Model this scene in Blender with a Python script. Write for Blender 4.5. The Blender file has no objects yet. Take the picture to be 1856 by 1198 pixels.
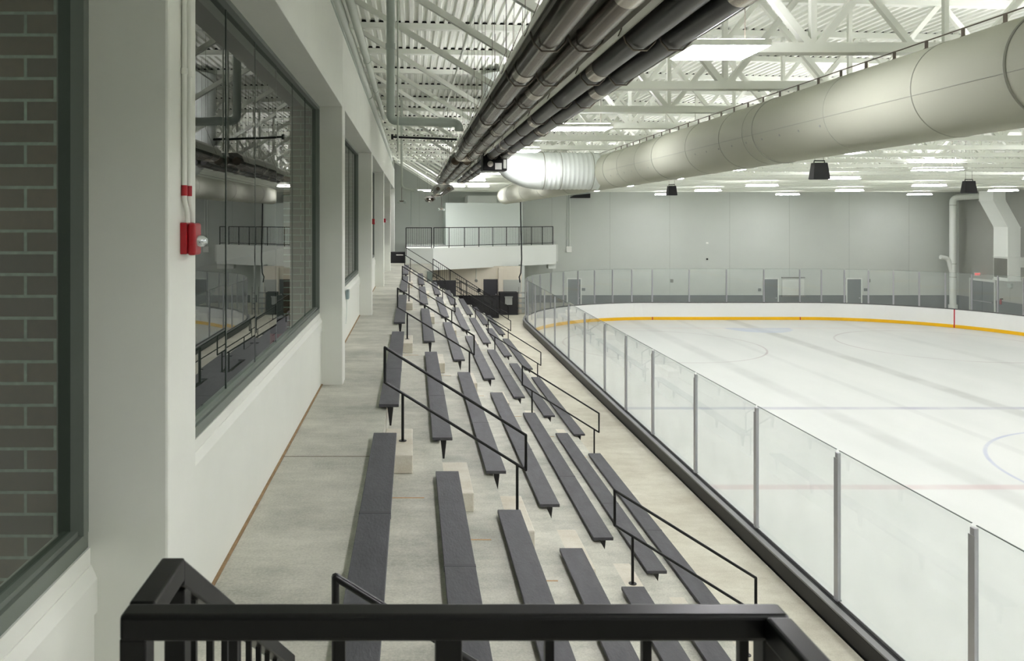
import bpy, math, random
from mathutils import Vector, Matrix
random.seed(7)
C = bpy.context.scene.collection
EYE = 6.01                      # eye height above the ice; heights below are written relative to the eye

# ------------------------------------------------------------------ materials
def srgb(r, g, b):
    def f(c):
        c /= 255.0
        return c / 12.92 if c <= .04045 else ((c + .055) / 1.055) ** 2.4
    return (f(r), f(g), f(b), 1)

def new_mat(name):
    m = bpy.data.materials.new(name); m.use_nodes = True
    nt = m.node_tree
    for n in list(nt.nodes): nt.nodes.remove(n)
    out = nt.nodes.new('ShaderNodeOutputMaterial')
    return m, nt, out

def mat(name, col, rough=.6, metal=0, var=0, scale=3, bump=0, bscale=40, spec=.5, stretch=None, coat=0):
    m, nt, out = new_mat(name)
    b = nt.nodes.new('ShaderNodeBsdfPrincipled')
    b.inputs['Base Color'].default_value = col
    b.inputs['Roughness'].default_value = rough
    b.inputs['Metallic'].default_value = metal
    b.inputs['Specular IOR Level'].default_value = spec
    b.inputs['Coat Weight'].default_value = coat
    nt.links.new(b.outputs[0], out.inputs[0])
    geo = None
    if var or bump:
        geo = nt.nodes.new('ShaderNodeNewGeometry')
        vec = geo.outputs['Position']
        if stretch:
            mp = nt.nodes.new('ShaderNodeMapping'); mp.inputs['Scale'].default_value = stretch
            nt.links.new(vec, mp.inputs[0]); vec = mp.outputs[0]
    if var:
        n = nt.nodes.new('ShaderNodeTexNoise'); n.inputs['Scale'].default_value = scale
        n.inputs['Detail'].default_value = 6; n.inputs['Roughness'].default_value = .65
        nt.links.new(vec, n.inputs['Vector'])
        r = nt.nodes.new('ShaderNodeMapRange'); r.inputs[1].default_value = .25; r.inputs[2].default_value = .75
        r.inputs[3].default_value = 1 - var; r.inputs[4].default_value = 1 + var
        nt.links.new(n.outputs[0], r.inputs[0])
        mx = nt.nodes.new('ShaderNodeVectorMath'); mx.operation = 'SCALE'
        mx.inputs[0].default_value = col[:3]
        nt.links.new(r.outputs[0], mx.inputs['Scale'])
        nt.links.new(mx.outputs[0], b.inputs['Base Color'])
    if bump:
        n = nt.nodes.new('ShaderNodeTexNoise'); n.inputs['Scale'].default_value = bscale; n.inputs['Detail'].default_value = 4
        nt.links.new(vec, n.inputs['Vector'])
        bp = nt.nodes.new('ShaderNodeBump'); bp.inputs['Strength'].default_value = bump; bp.inputs['Distance'].default_value = .01
        nt.links.new(n.outputs[0], bp.inputs['Height']); nt.links.new(bp.outputs[0], b.inputs['Normal'])
    return m

def emis(name, col, s):
    m, nt, out = new_mat(name)
    e = nt.nodes.new('ShaderNodeEmission'); e.inputs[0].default_value = col; e.inputs[1].default_value = s
    nt.links.new(e.outputs[0], out.inputs[0]); return m

def glass(name, tint, ior, rough=0.0, haze=0.0, hazecol=(.8, .85, .83, 1)):
    m, nt, out = new_mat(name)
    t = nt.nodes.new('ShaderNodeBsdfTransparent'); t.inputs[0].default_value = tint
    last = t.outputs[0]
    if haze:
        d = nt.nodes.new('ShaderNodeBsdfDiffuse'); d.inputs[0].default_value = hazecol
        n = nt.nodes.new('ShaderNodeTexNoise'); n.inputs['Scale'].default_value = 1.3; n.inputs['Detail'].default_value = 5
        geo = nt.nodes.new('ShaderNodeNewGeometry'); nt.links.new(geo.outputs['Position'], n.inputs['Vector'])
        r = nt.nodes.new('ShaderNodeMapRange'); r.inputs[1].default_value = .35; r.inputs[2].default_value = .75
        r.inputs[3].default_value = haze * .8; r.inputs[4].default_value = haze * 1.3
        nt.links.new(n.outputs[0], r.inputs[0])
        mx = nt.nodes.new('ShaderNodeMixShader'); nt.links.new(r.outputs[0], mx.inputs[0])
        nt.links.new(last, mx.inputs[1]); nt.links.new(d.outputs[0], mx.inputs[2]); last = mx.outputs[0]
    g = nt.nodes.new('ShaderNodeBsdfGlossy'); g.inputs['Roughness'].default_value = rough
    f = nt.nodes.new('ShaderNodeFresnel'); f.inputs['IOR'].default_value = ior
    mx = nt.nodes.new('ShaderNodeMixShader')
    gb = nt.nodes.new('ShaderNodeNewGeometry'); inv = nt.nodes.new('ShaderNodeMath'); inv.operation = 'SUBTRACT'; inv.inputs[0].default_value = 1
    nt.links.new(gb.outputs['Backfacing'], inv.inputs[1])
    fm = nt.nodes.new('ShaderNodeMath'); fm.operation = 'MULTIPLY'
    nt.links.new(f.outputs[0], fm.inputs[0]); nt.links.new(inv.outputs[0], fm.inputs[1])
    nt.links.new(fm.outputs[0], mx.inputs[0]); nt.links.new(last, mx.inputs[1]); nt.links.new(g.outputs[0], mx.inputs[2])
    nt.links.new(mx.outputs[0], out.inputs[0])
    return m

def concrete(name, col, col2, scale=1.2, streak=(1, .25, 1)):
    """trowelled concrete: clouds, streaks running across, fine grain"""
    m, nt, out = new_mat(name)
    b = nt.nodes.new('ShaderNodeBsdfPrincipled'); b.inputs['Roughness'].default_value = .62
    b.inputs['Specular IOR Level'].default_value = .35
    nt.links.new(b.outputs[0], out.inputs[0])
    geo = nt.nodes.new('ShaderNodeNewGeometry')
    def noise(sc, det, mapping=None):
        n = nt.nodes.new('ShaderNodeTexNoise'); n.inputs['Scale'].default_value = sc; n.inputs['Detail'].default_value = det
        n.inputs['Roughness'].default_value = .68
        v = geo.outputs['Position']
        if mapping:
            mp = nt.nodes.new('ShaderNodeMapping'); mp.inputs['Scale'].default_value = mapping
            nt.links.new(v, mp.inputs[0]); v = mp.outputs[0]
        nt.links.new(v, n.inputs['Vector']); return n.outputs[0]
    a = noise(scale, 8); s = noise(2.4, 6, (.6, 2.6, 1)); g = noise(55, 3)
    def math_(op, x, y):
        k = nt.nodes.new('ShaderNodeMath'); k.operation = op
        for i, q in enumerate((x, y)):
            if isinstance(q, (int, float)): k.inputs[i].default_value = q
            else: nt.links.new(q, k.inputs[i])
        return k.outputs[0]
    t = math_('ADD', math_('MULTIPLY', a, .5), math_('ADD', math_('MULTIPLY', s, .22), math_('MULTIPLY', g, .28)))
    cr = nt.nodes.new('ShaderNodeValToRGB')
    cr.color_ramp.elements[0].position = .38; cr.color_ramp.elements[0].color = col2
    cr.color_ramp.elements[1].position = .61; cr.color_ramp.elements[1].color = col
    nt.links.new(t, cr.inputs[0]); nt.links.new(cr.outputs[0], b.inputs['Base Color'])
    bp = nt.nodes.new('ShaderNodeBump'); bp.inputs['Strength'].default_value = .25; bp.inputs['Distance'].default_value = .004
    nt.links.new(g, bp.inputs['Height']); nt.links.new(bp.outputs[0], b.inputs['Normal'])
    return m

M = {}
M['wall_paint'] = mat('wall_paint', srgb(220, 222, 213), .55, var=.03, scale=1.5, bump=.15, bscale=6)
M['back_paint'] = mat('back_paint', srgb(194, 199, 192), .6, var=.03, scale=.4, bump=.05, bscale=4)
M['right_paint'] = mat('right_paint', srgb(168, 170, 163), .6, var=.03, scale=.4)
M['wainscot'] = mat('wainscot', srgb(98, 104, 105), .55)
M['lower_wall'] = mat('lower_wall', srgb(212, 205, 188), .6, var=.03)  # warm light under the far platform is put into this beige
M['room_paint'] = mat('room_paint', srgb(200, 208, 201), .55)
M['white_paint'] = mat('white_paint', srgb(222, 226, 219), .5)
M['steel_white'] = mat('steel_white', srgb(228, 231, 221), .45)
M['deck'] = mat('deck', srgb(240, 242, 233), .5, var=.03, scale=2)
M['flute_shade'] = mat('flute_shade', srgb(30, 32, 30), .9)  # near-black colour standing for shade inside the deck flutes
M['duct'] = mat('duct', srgb(174, 176, 160), .75, var=.02, scale=1.5, spec=.2)
M['duct_seam'] = mat('duct_seam', srgb(150, 152, 140), .5)
M['spiral'] = mat('spiral', srgb(215, 221, 216), .5, spec=.25)
M['pipe'] = mat('pipe', srgb(196, 202, 191), .4)
M['pipe_dark'] = mat('pipe_dark', srgb(176, 186, 178), .4)
M['black'] = mat('black', srgb(18, 18, 19), .4, spec=.3)
M['black_matte'] = mat('black_matte', srgb(30, 30, 32), .7)
M['rail'] = mat('rail', srgb(9, 9, 9), .33, spec=.35)
M['bench'] = mat('bench', srgb(66, 66, 70), .6, var=.3, scale=9, bump=.35, bscale=60, stretch=(1, .35, 1))
M['splice'] = mat('splice', srgb(58, 58, 61), .6)
M['bracket'] = mat('bracket', srgb(20, 20, 20), .5)
M['concrete'] = concrete('concrete', srgb(203, 202, 189), srgb(150, 151, 140))
M['concrete_low'] = concrete('concrete_low', srgb(212, 209, 193), srgb(178, 172, 154), .9)
M['block'] = concrete('block', srgb(214, 211, 198), srgb(192, 184, 165), 2)
M['orange'] = mat('orange', srgb(184, 150, 110), .8, var=.2, scale=20)
M['brown_joint'] = mat('brown_joint', srgb(142, 118, 86), .9, var=.3, scale=14)
M['joint'] = mat('joint', srgb(112, 106, 90), .9)
M['board'] = mat('board', srgb(238, 239, 236), .25, var=.01)
M['yellow'] = mat('yellow', srgb(240, 186, 0), .35)
M['red'] = mat('red', srgb(160, 16, 28), .35)
M['red_line'] = mat('red_line', srgb(190, 40, 55), .5)
M['dark_cap'] = mat('dark_cap', srgb(122, 122, 122), .4)
M['alu'] = mat('alu', srgb(178, 178, 182), .35, metal=.7)
M['rink_glass'] = glass('rink_glass', (.975, .985, .98, 1), 1.4, haze=.07)
M['window_glass'] = glass('window_glass', (.55, .61, .56, 1), 2.6)
M['glass_edge'] = mat('glass_edge', srgb(70, 82, 76), .3)
M['win_frame'] = mat('win_frame', srgb(112, 119, 111), .45, metal=.2)
M['dark_metal'] = mat('dark_metal', srgb(92, 82, 71), .2, metal=.85, var=.25, scale=3)
M['dark_metal2'] = mat('dark_metal2', srgb(74, 74, 73), .29, metal=.85, var=.2, scale=3)
M['silver'] = mat('silver', srgb(205, 198, 188), .25, metal=.9)
M['reflector'] = mat('reflector', srgb(214, 213, 205), .35, metal=.6)
M['wire'] = mat('wire', srgb(112, 104, 94), .4, metal=.6)
M['white_plastic'] = mat('white_plastic', srgb(232, 233, 226), .4)
M['grey_door'] = mat('grey_door', srgb(104, 110, 112), .45)
M['dark_door'] = mat('dark_door', srgb(46, 46, 52), .5)
M['grille'] = mat('grille', srgb(120, 121, 114), .5)
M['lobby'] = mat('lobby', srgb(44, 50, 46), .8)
M['lamp'] = emis('lamp', (1.02, 1, 1.04, 1), 38)
M['lamp_ice'] = emis('lamp_ice', (1.02, 1, 1.04, 1), 25)
M['upfill_ice'] = emis('upfill_ice', (1.02, 1, 1.04, 1), 17)  # glow added on top of the ice fixtures to brighten the ceiling
M['upfill'] = emis('upfill', (1.02, 1, 1.04, 1), 17)  # same added upward glow for the bleacher-side fixtures
M['sign_red'] = emis('sign_red', srgb(230, 40, 50), 1.2)
M['navy'] = mat('navy', srgb(28, 30, 52), .6)
M['chrome'] = mat('chrome', srgb(230, 235, 240), .12, metal=.9)
M['grey_bin'] = mat('grey_bin', srgb(150, 152, 148), .5)

def brick_mat():
    m, nt, out = new_mat('brick')
    b = nt.nodes.new('ShaderNodeBsdfPrincipled'); b.inputs['Roughness'].default_value = .85
    nt.links.new(b.outputs[0], out.inputs[0])
    geo = nt.nodes.new('ShaderNodeNewGeometry')
    sep = nt.nodes.new('ShaderNodeSeparateXYZ'); nt.links.new(geo.outputs['Position'], sep.inputs[0])
    add = nt.nodes.new('ShaderNodeMath'); add.operation = 'ADD'
    nt.links.new(sep.outputs[0], add.inputs[0]); nt.links.new(sep.outputs[1], add.inputs[1])
    com = nt.nodes.new('ShaderNodeCombineXYZ')
    nt.links.new(add.outputs[0], com.inputs[0]); nt.links.new(sep.outputs[2], com.inputs[1])
    br = nt.nodes.new('ShaderNodeTexBrick')
    br.inputs['Scale'].default_value = 1
    br.inputs['Brick Width'].default_value = .257; br.inputs['Row Height'].default_value = .0945
    br.inputs['Mortar Size'].default_value = .0075; br.inputs['Mortar Smooth'].default_value = .2
    br.inputs['Color1'].default_value = srgb(150, 118, 86); br.inputs['Color2'].default_value = srgb(96, 80, 58)
    br.inputs['Mortar'].default_value = srgb(222, 245, 228)
    nt.links.new(com.outputs[0], br.inputs['Vector'])
    n = nt.nodes.new('ShaderNodeTexNoise'); n.inputs['Scale'].default_value = 38; n.inputs['Detail'].default_value = 6
    nt.links.new(geo.outputs['Position'], n.inputs['Vector'])
    r = nt.nodes.new('ShaderNodeMapRange'); r.inputs[3].default_value = .45; r.inputs[4].default_value = 1.5
    nt.links.new(n.outputs[0], r.inputs[0])
    mu = nt.nodes.new('ShaderNodeVectorMath'); mu.operation = 'SCALE'
    nt.links.new(br.outputs[0], mu.inputs[0]); nt.links.new(r.outputs[0], mu.inputs['Scale'])
    nt.links.new(mu.outputs[0], b.inputs['Base Color'])
    bp = nt.nodes.new('ShaderNodeBump'); bp.inputs['Strength'].default_value = .7; bp.inputs['Distance'].default_value = .01
    bp.invert = True
    nt.links.new(br.outputs['Fac'], bp.inputs['Height']); nt.links.new(bp.outputs[0], b.inputs['Normal'])
    return m
M['brick'] = brick_mat()

RXL, RXR, RY0, RY1, RR = 5.52, 31.42, -10.9, 45.5, 8.6      # rink outline
CX = (RXL + RXR) / 2
def ice_mat():
    m, nt, out = new_mat('ice')
    b = nt.nodes.new('ShaderNodeBsdfPrincipled')
    b.inputs['Roughness'].default_value = .3; b.inputs['Specular IOR Level'].default_value = .03
    nt.links.new(b.outputs[0], out.inputs[0])
    geo = nt.nodes.new('ShaderNodeNewGeometry')
    sep = nt.nodes.new('ShaderNodeSeparateXYZ'); nt.links.new(geo.outputs['Position'], sep.inputs[0])
    X, Y = sep.outputs[0], sep.outputs[1]
    def mth(op, *a):
        k = nt.nodes.new('ShaderNodeMath'); k.operation = op
        for i, q in enumerate(a):
            if isinstance(q, (int, float)): k.inputs[i].default_value = q
            else: nt.links.new(q, k.inputs[i])
        return k.outputs[0]
    def band(v, c, hw, soft):            # 1 inside |v-c|<hw, soft edge
        d = mth('ABSOLUTE', mth('SUBTRACT', v, c))
        r = nt.nodes.new('ShaderNodeMapRange'); r.inputs[1].default_value = hw; r.inputs[2].default_value = hw + soft
        r.inputs[3].default_value = 1; r.inputs[4].default_value = 0; r.interpolation_type = 'SMOOTHSTEP'
        nt.links.new(d, r.inputs[0]); return r.outputs[0]
    def ring(cx, cy, rad, hw, soft):
        d = mth('SQRT', mth('ADD', mth('POWER', mth('SUBTRACT', X, cx), 2), mth('POWER', mth('SUBTRACT', Y, cy), 2)))
        return band(d, rad, hw, soft)
    n = nt.nodes.new('ShaderNodeTexNoise'); n.inputs['Scale'].default_value = .35; n.inputs['Detail'].default_value = 7
    mp = nt.nodes.new('ShaderNodeMapping'); mp.inputs['Scale'].default_value = (1.6, .5, 1)
    nt.links.new(geo.outputs['Position'], mp.inputs[0]); nt.links.new(mp.outputs[0], n.inputs['Vector'])
    cr = nt.nodes.new('ShaderNodeValToRGB')
    cr.color_ramp.elements[0].position = .3; cr.color_ramp.elements[0].color = srgb(203, 206, 202)
    cr.color_ramp.elements[1].position = .7; cr.color_ramp.elements[1].color = srgb(212, 214, 210)
    nt.links.new(n.outputs[0], cr.inputs[0])
    col = cr.outputs[0]
    n2 = nt.nodes.new('ShaderNodeTexNoise'); n2.inputs['Scale'].default_value = .6; n2.inputs['Detail'].default_value = 3
    nt.links.new(geo.outputs['Position'], n2.inputs['Vector'])
    wear = nt.nodes.new('ShaderNodeMapRange'); wear.inputs[1].default_value = .35; wear.inputs[2].default_value = .65
    wear.inputs[3].default_value = .45; wear.inputs[4].default_value = 1
    nt.links.new(n2.outputs[0], wear.inputs[0])
    def over(mask, c, a):
        nonlocal col
        k = nt.nodes.new('ShaderNodeMix'); k.data_type = 'RGBA'
        nt.links.new(mth('MULTIPLY', mth('MULTIPLY', mask, a), wear.outputs[0]), k.inputs[0])
        nt.links.new(col, k.inputs[6]); k.inputs[7].default_value = c
        col = k.outputs[2]
    over(band(X, 18.7, .16, .3), srgb(160, 162, 158), .55)          # resurfacer tracks along the rink
    over(band(X, 12.9, .14, .35), srgb(168, 171, 168), .4)
    over(band(X, 15.6, .08, .15), srgb(176, 179, 176), .3)
    over(band(X, 24.6, .12, .3), srgb(174, 177, 173), .3)
    over(band(Y, 24.4, .10, .12), srgb(146, 146, 168), .6)         # blue line
    over(band(Y, 17.25, .08, .14), srgb(190, 160, 162), .6)         # centre line
    over(band(Y, 42.2, .03, .05), srgb(200, 120, 120), .35)         # goal line
    for cx in (CX - 6.7, CX + 6.7):
        over(ring(cx, 36.6, 4.57, .02, .05), srgb(150, 130, 135), .55)
    over(ring(CX, 17.25, 4.57, .02, .05), srgb(140, 150, 190), .5)
    # goal crease: half disc in front of the goal line
    d = mth('SQRT', mth('ADD', mth('POWER', mth('SUBTRACT', X, CX + .3), 2), mth('POWER', mth('SUBTRACT', Y, 42.2), 2)))
    r = nt.nodes.new('ShaderNodeMapRange'); r.inputs[1].default_value = 1.7; r.inputs[2].default_value = 1.85
    r.inputs[3].default_value = 1; r.inputs[4].default_value = 0; nt.links.new(d, r.inputs[0])
    lim = mth('LESS_THAN', Y, 42.2)
    over(mth('MULTIPLY', r.outputs[0], lim), srgb(180, 190, 206), .8)
    nt.links.new(col, b.inputs['Base Color'])
    return m
M['ice'] = ice_mat()

# ------------------------------------------------------------------ mesh helpers (z relative to the eye, +EYE at build)
class MB:
    def __init__(s): s.v = []; s.f = []
    def add(s, vs, fs):
        o = len(s.v); s.v += [Vector(p) for p in vs]; s.f += [[i + o for i in q] for q in fs]; return s
    def box(s, x0, x1, y0, y1, z0, z1):
        vs = [(x, y, z) for z in (z0, z1) for y in (y0, y1) for x in (x0, x1)]
        return s.add(vs, [(0, 2, 3, 1), (4, 5, 7, 6), (0, 1, 5, 4), (1, 3, 7, 5), (3, 2, 6, 7), (2, 0, 4, 6)])
    def bar(s, a, b, w, h=None, up=(0, 0, 1)):
        h = h or w; a = Vector(a); b = Vector(b); d = (b - a).normalized()
        u = Vector(up)
        if abs(d.dot(u)) > .95: u = Vector((0, 1, 0))
        r = d.cross(u).normalized() * w / 2; q = r.cross(d).normalized() * h / 2
        vs = [p + i * r + j * q for p in (a, b) for j in (-1, 1) for i in (-1, 1)]
        return s.add(vs, [(0, 1, 3, 2), (4, 6, 7, 5), (0, 4, 5, 1), (1, 5, 7, 3), (3, 7, 6, 2), (2, 6, 4, 0)])
    def tube(s, pts, r, n=12, caps=True):
        pts = [Vector(p) for p in pts]; rings = []
        u = None
        for i, p in enumerate(pts):
            d = (pts[min(i + 1, len(pts) - 1)] - pts[max(i - 1, 0)]).normalized()
            if u is None:
                t = Vector((0, 0, 1)) if abs(d.z) < .9 else Vector((1, 0, 0))
                u = d.cross(t).normalized()
            u = (u - d * u.dot(d)).normalized(); w = d.cross(u)
            rr = r[i] if isinstance(r, (list, tuple)) else r
            rings.append([p + (u * math.cos(k * 2 * math.pi / n) + w * math.sin(k * 2 * math.pi / n)) * rr for k in range(n)])
        vs = [q for g in rings for q in g]; fs = []
        for i in range(len(pts) - 1):
            for k in range(n):
                a, b_ = i * n + k, i * n + (k + 1) % n
                fs.append((a, b_, b_ + n, a + n))
        if caps: fs += [tuple(range(n))[::-1], tuple((len(pts) - 1) * n + k for k in range(n))]
        return s.add(vs, fs)
    def ring(s, c, R, r, axis='y', n=40, m=6):
        vs, fs = [], []
        for i in range(n):
            a = i * 2 * math.pi / n
            for j in range(m):
                b = j * 2 * math.pi / m; q = R + r * math.cos(b); h = r * math.sin(b)
                if axis == 'y': p = (c[0] + q * math.cos(a), c[1] + h, c[2] + q * math.sin(a))
                elif axis == 'x': p = (c[0] + h, c[1] + q * math.cos(a), c[2] + q * math.sin(a))
                else: p = (c[0] + q * math.cos(a), c[1] + q * math.sin(a), c[2] + h)
                vs.append(p)
                fs.append((i * m + j, i * m + (j + 1) % m, ((i + 1) % n) * m + (j + 1) % m, ((i + 1) % n) * m + j))
        return s.add(vs, fs)
    def prism(s, poly, a, b, axis='z'):
        """poly of 2-tuples; axis z: (x,y), axis y: (x,z), axis x: (y,z)"""
        def P(p, t): return {'z': (p[0], p[1], t), 'y': (p[0], t, p[1]), 'x': (t, p[0], p[1])}[axis]
        n = len(poly)
        vs = [P(p, a) for p in poly] + [P(p, b) for p in poly]
        fs = [tuple(range(n))[::-1], tuple(range(n, 2 * n))] + [(i, (i + 1) % n, (i + 1) % n + n, i + n) for i in range(n)]
        return s.add(vs, fs)
    def build(s, name, m, parent=None, bevel=0, smooth=False, local=False, seg=2):
        me = bpy.data.meshes.new(name)
        off = Vector((0, 0, 0))
        if not local: off = Vector((0, 0, EYE))
        if parent is not None and not local: off = off - parent['_loc_v']
        me.from_pydata([tuple(p + off) for p in s.v], [], s.f); me.update()
        import bmesh
        bm = bmesh.new(); bm.from_mesh(me)
        bmesh.ops.recalc_face_normals(bm, faces=bm.faces)
        bm.to_mesh(me); bm.free()
        me.materials.append(m)
        o = bpy.data.objects.new(name, me); C.objects.link(o)
        if parent is not None: o.parent = parent['_o']
        if bevel:
            q = o.modifiers.new('bevel', 'BEVEL'); q.width = bevel; q.segments = seg; q.limit_method = 'ANGLE'; q.angle_limit = math.radians(40)
        if smooth:
            for p in me.polygons: p.use_smooth = True
            q = o.modifiers.new('wn', 'EDGE_SPLIT'); q.split_angle = math.radians(38)
        return o

def thing(name, label, cat, loc=(0, 0, 0), group=None, kind=None):
    """an Empty at the thing's base; loc z relative to the eye"""
    o = bpy.data.objects.new(name, None); C.objects.link(o)
    v = Vector(loc) + Vector((0, 0, EYE)); o.location = v
    o.empty_display_size = .1
    tag(o, label, cat, group, kind)
    return {'_o': o, '_loc_v': v}
def local_thing(name, label, cat, loc, group=None):
    return thing(name, label, cat, loc, group)
def tag(o, label=None, cat=None, group=None, kind=None):
    if label: o['label'] = label
    if cat: o['category'] = cat
    if group: o['group'] = group
    if kind: o['kind'] = kind
    return o
def part(p):                       # wrap a part so that it can carry sub-parts (its origin sits at the thing's origin)
    return p
def struct(name, mb, m, **k):
    o = mb.build(name, m, **k); o['kind'] = 'structure'; return o
def sub(o, parent_part, base):     # hang an already built world-space child mesh under a part
    o.parent = parent_part; return o
def dup(root, loc, label=None, group=None):
    r = root.copy(); C.objects.link(r)
    r.location = Vector(loc) + Vector((0, 0, EYE))
    if label: r['label'] = label
    if group: r['group'] = group
    for ch in list(root.children):
        c = ch.copy(); C.objects.link(c); c.parent = r
        for g in ch.children:
            d = g.copy(); C.objects.link(d); d.parent = c
    return r
ORD = ['first', 'second', 'third', 'fourth', 'fifth', 'sixth', 'seventh', 'eighth', 'ninth', 'tenth', 'eleventh', 'twelfth', 'thirteenth',
       'fourteenth', 'fifteenth', 'sixteenth', 'seventeenth', 'eighteenth', 'nineteenth', 'twentieth', 'twenty-first', 'twenty-second',
       'twenty-third', 'twenty-fourth', 'twenty-fifth']

# ------------------------------------------------------------------ levels
Z1 = -2.355                       # upper concourse
RISE, RUN, N1 = .41, .66, -.325   # bleacher steps; N1 = edge of the concourse
T = [Z1 - RISE * k for k in range(8)]            # T[0] concourse ... T[7] lower walkway
NX = [N1 + RUN * k for k in range(7)]
FL = T[7]                         # lower walkway -5.225
ICE = -6.01
FAR = -5.97                       # floor behind the rink
COL = [3.13 + 7.77 * k for k in range(-1, 6)]
YB = 47.8
XR = 33.8

# ------------------------------------------------------------------ floors
f = MB()
f.box(-1.6, 34.6, -12.6, 48.6, -6.4, FAR - .06)
struct('floor', f, M['concrete_low'])
f = MB().box(RXR + .16, XR + .4, -12, YB + .2, -6.2, FAR)
f.box(9.0, RXR + .16, RY1 + .18, YB + .2, -6.2, FAR)
poly = [(RXR + .16, RY1 + .18), (RXR - RR, RY1 + .18)]
for i in range(13):
    a = math.radians(90 - i * 7.5)
    poly.append((RXR - RR + (RR + .16) * math.cos(a), RY1 - RR + (RR + .16) * math.sin(a)))
f.prism(poly[::-1], -6.2, FAR)
struct('floor_behind_rink', f, M['concrete_low'])
# bleacher terrace with the concourse on top
prof = [(-1.5, -6.2), (-1.5, Z1)]
for k in range(7): prof += [(NX[k], T[k]), (NX[k], T[k + 1])]
prof += [(NX[6], -6.2)]
struct('floor_terrace', MB().prism(prof, -8, 39.2, 'y'), M['concrete'])
struct('floor_concourse_end', MB().box(-1.5, 1.0, 39.2, YB, -6.2, Z1), M['concrete'])
# lower walkway
poly = [(NX[6], -8), (RXL - .19, -8), (RXL - .19, RY1 - RR)]
for i in range(1, 9):
    a = math.radians(180 - i * 7.5)
    poly.append((RXL + RR + (RR + .19) * math.cos(a), RY1 - RR + (RR + .19) * math.sin(a)))
poly += [(poly[-1][0], YB - .1), (1.0, YB - .1), (1.0, 39.2), (NX[6], 39.2)]
struct('floor_walkway', MB().prism(poly, -6.2, FL), M['concrete_low'])
# joints on the concourse
j = MB()
for y in (-.3, 7.62, 15.55, 23.3, 31.0): j.box(-1.27, N1 - .02, y, y + .014, Z1 - .01, Z1 + .002)
struct('trim_concourse_joint', j, M['joint'])
j = MB()
for k in range(1, 7):
    for y in (7.62, 15.55, 23.3, 31.0):
        j.box(NX[k - 1] + .01, NX[k] - .02 - (.2 if k < 4 else .1), y - .01 + .01 * (k % 2), y + .012 + .01 * (k % 2), T[k] - .01, T[k] + .002)
struct('trim_orange_joint', j, M['orange'])
struct('baseboard_left', MB().box(-1.295, -1.268, -6, 40, Z1 - .01, Z1 + .012), M['brown_joint'])

# ------------------------------------------------------------------ left wall: columns, sill wall, header, windows
w = MB().box(-1.5, -1.29, -8, 41.2, Z1 - .4, -1.60)
w.box(-1.5, -1.278, -8, 41.2, -1.595, -1.46)
w.box(-1.5, -1.306, -8, 41.2, -1.465, -1.334)
w.prism([(-1.33, -1.405), (-1.302, -1.405), (-1.278, -1.46), (-1.33, -1.46)], -8, 41.2, 'y')
struct('wall_left', w, M['wall_paint'])
struct('trim_sill_joint', MB().box(-1.32, -1.286, -8, 41.2, -1.604, -1.592), M['joint'])
for k, y in enumerate(COL):
    struct('column_%d' % (k + 1), MB().box(-1.43, -.99, y, y + .40, Z1 - .02, 1.6), M['wall_paint'], bevel=.012)
edges = [-8.0] + [y + .0 for y in COL] + [41.9]
for k in range(len(edges) - 1):
    struct('wall_left_header_%d' % (k + 1), MB().box(-1.55, -.99, edges[k] + .006, edges[k + 1] - .006, 1.57, 2.62), M['wall_paint'], bevel=.006)
struct('wall_left_upper', MB().box(-1.6, -1.14, -8, 47.9, 2.6, 3.6), M['wall_paint'])
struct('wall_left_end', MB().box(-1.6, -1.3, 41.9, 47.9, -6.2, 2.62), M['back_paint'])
struct('trim_wall_cap', MB().box(-1.12, -.975, -8, 41.9, 2.62, 2.65), M['pipe_dark'])
for k in range(len(COL)):
    y0 = (COL[k - 1] + .4) if k else -8.0
    y1 = COL[k]
    e = bpy.data.objects.new('window_%d' % (k + 1), None); C.objects.link(e); e.location = (-1.36, y0, EYE - 1.42)
    e['kind'] = 'structure'
    P = {'_o': e, '_loc_v': Vector((-1.36, y0, EYE - 1.42))}
    fr = MB()
    fr.box(-1.42, -1.315, y0, y1, -1.334, -1.27); fr.box(-1.42, -1.315, y0, y1, 1.525, 1.568)
    fr.box(-1.42, -1.312, y1 - .05, y1 - .002, -1.27, 1.525); fr.box(-1.42, -1.312, y0 + .002, y0 + .05, -1.27, 1.525)
    fr.box(-1.40, -1.335, y0 + .05, y1 - .05, -1.27, -1.25)
    fr.build('window_frame', M['win_frame'], P)
    n = 7
    for i in range(n):
        a = y0 + .05 + (y1 - y0 - .1) * i / n; b = y0 + .05 + (y1 - y0 - .1) * (i + 1) / n
        g = MB().box(-1.374, -1.366, a + .004, b - .004, -1.255, 1.526)
        tw = random.uniform(-.004, .004)
        for v in g.v:
            if v.y > (a + b) / 2: v.x += tw
            else: v.x -= tw
        o = g.build('glass_pane', M['window_glass'], P)
        if i: MB().box(-1.377, -1.363, a - .0035, a + .0035, -1.25, 1.526).build('glass_joint', M['glass_edge'], P)
# lobby behind the windows
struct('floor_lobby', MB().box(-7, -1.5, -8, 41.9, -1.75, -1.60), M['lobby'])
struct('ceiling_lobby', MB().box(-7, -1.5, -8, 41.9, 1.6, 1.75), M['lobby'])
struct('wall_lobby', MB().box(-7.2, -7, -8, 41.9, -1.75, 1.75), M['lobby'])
for k, y in enumerate(COL):
    struct('wall_brick_pier_%d' % (k + 1), MB().box(-1.86, -1.47, y + .22, y + .62, -1.6, 1.6), M['brick'])

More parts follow.
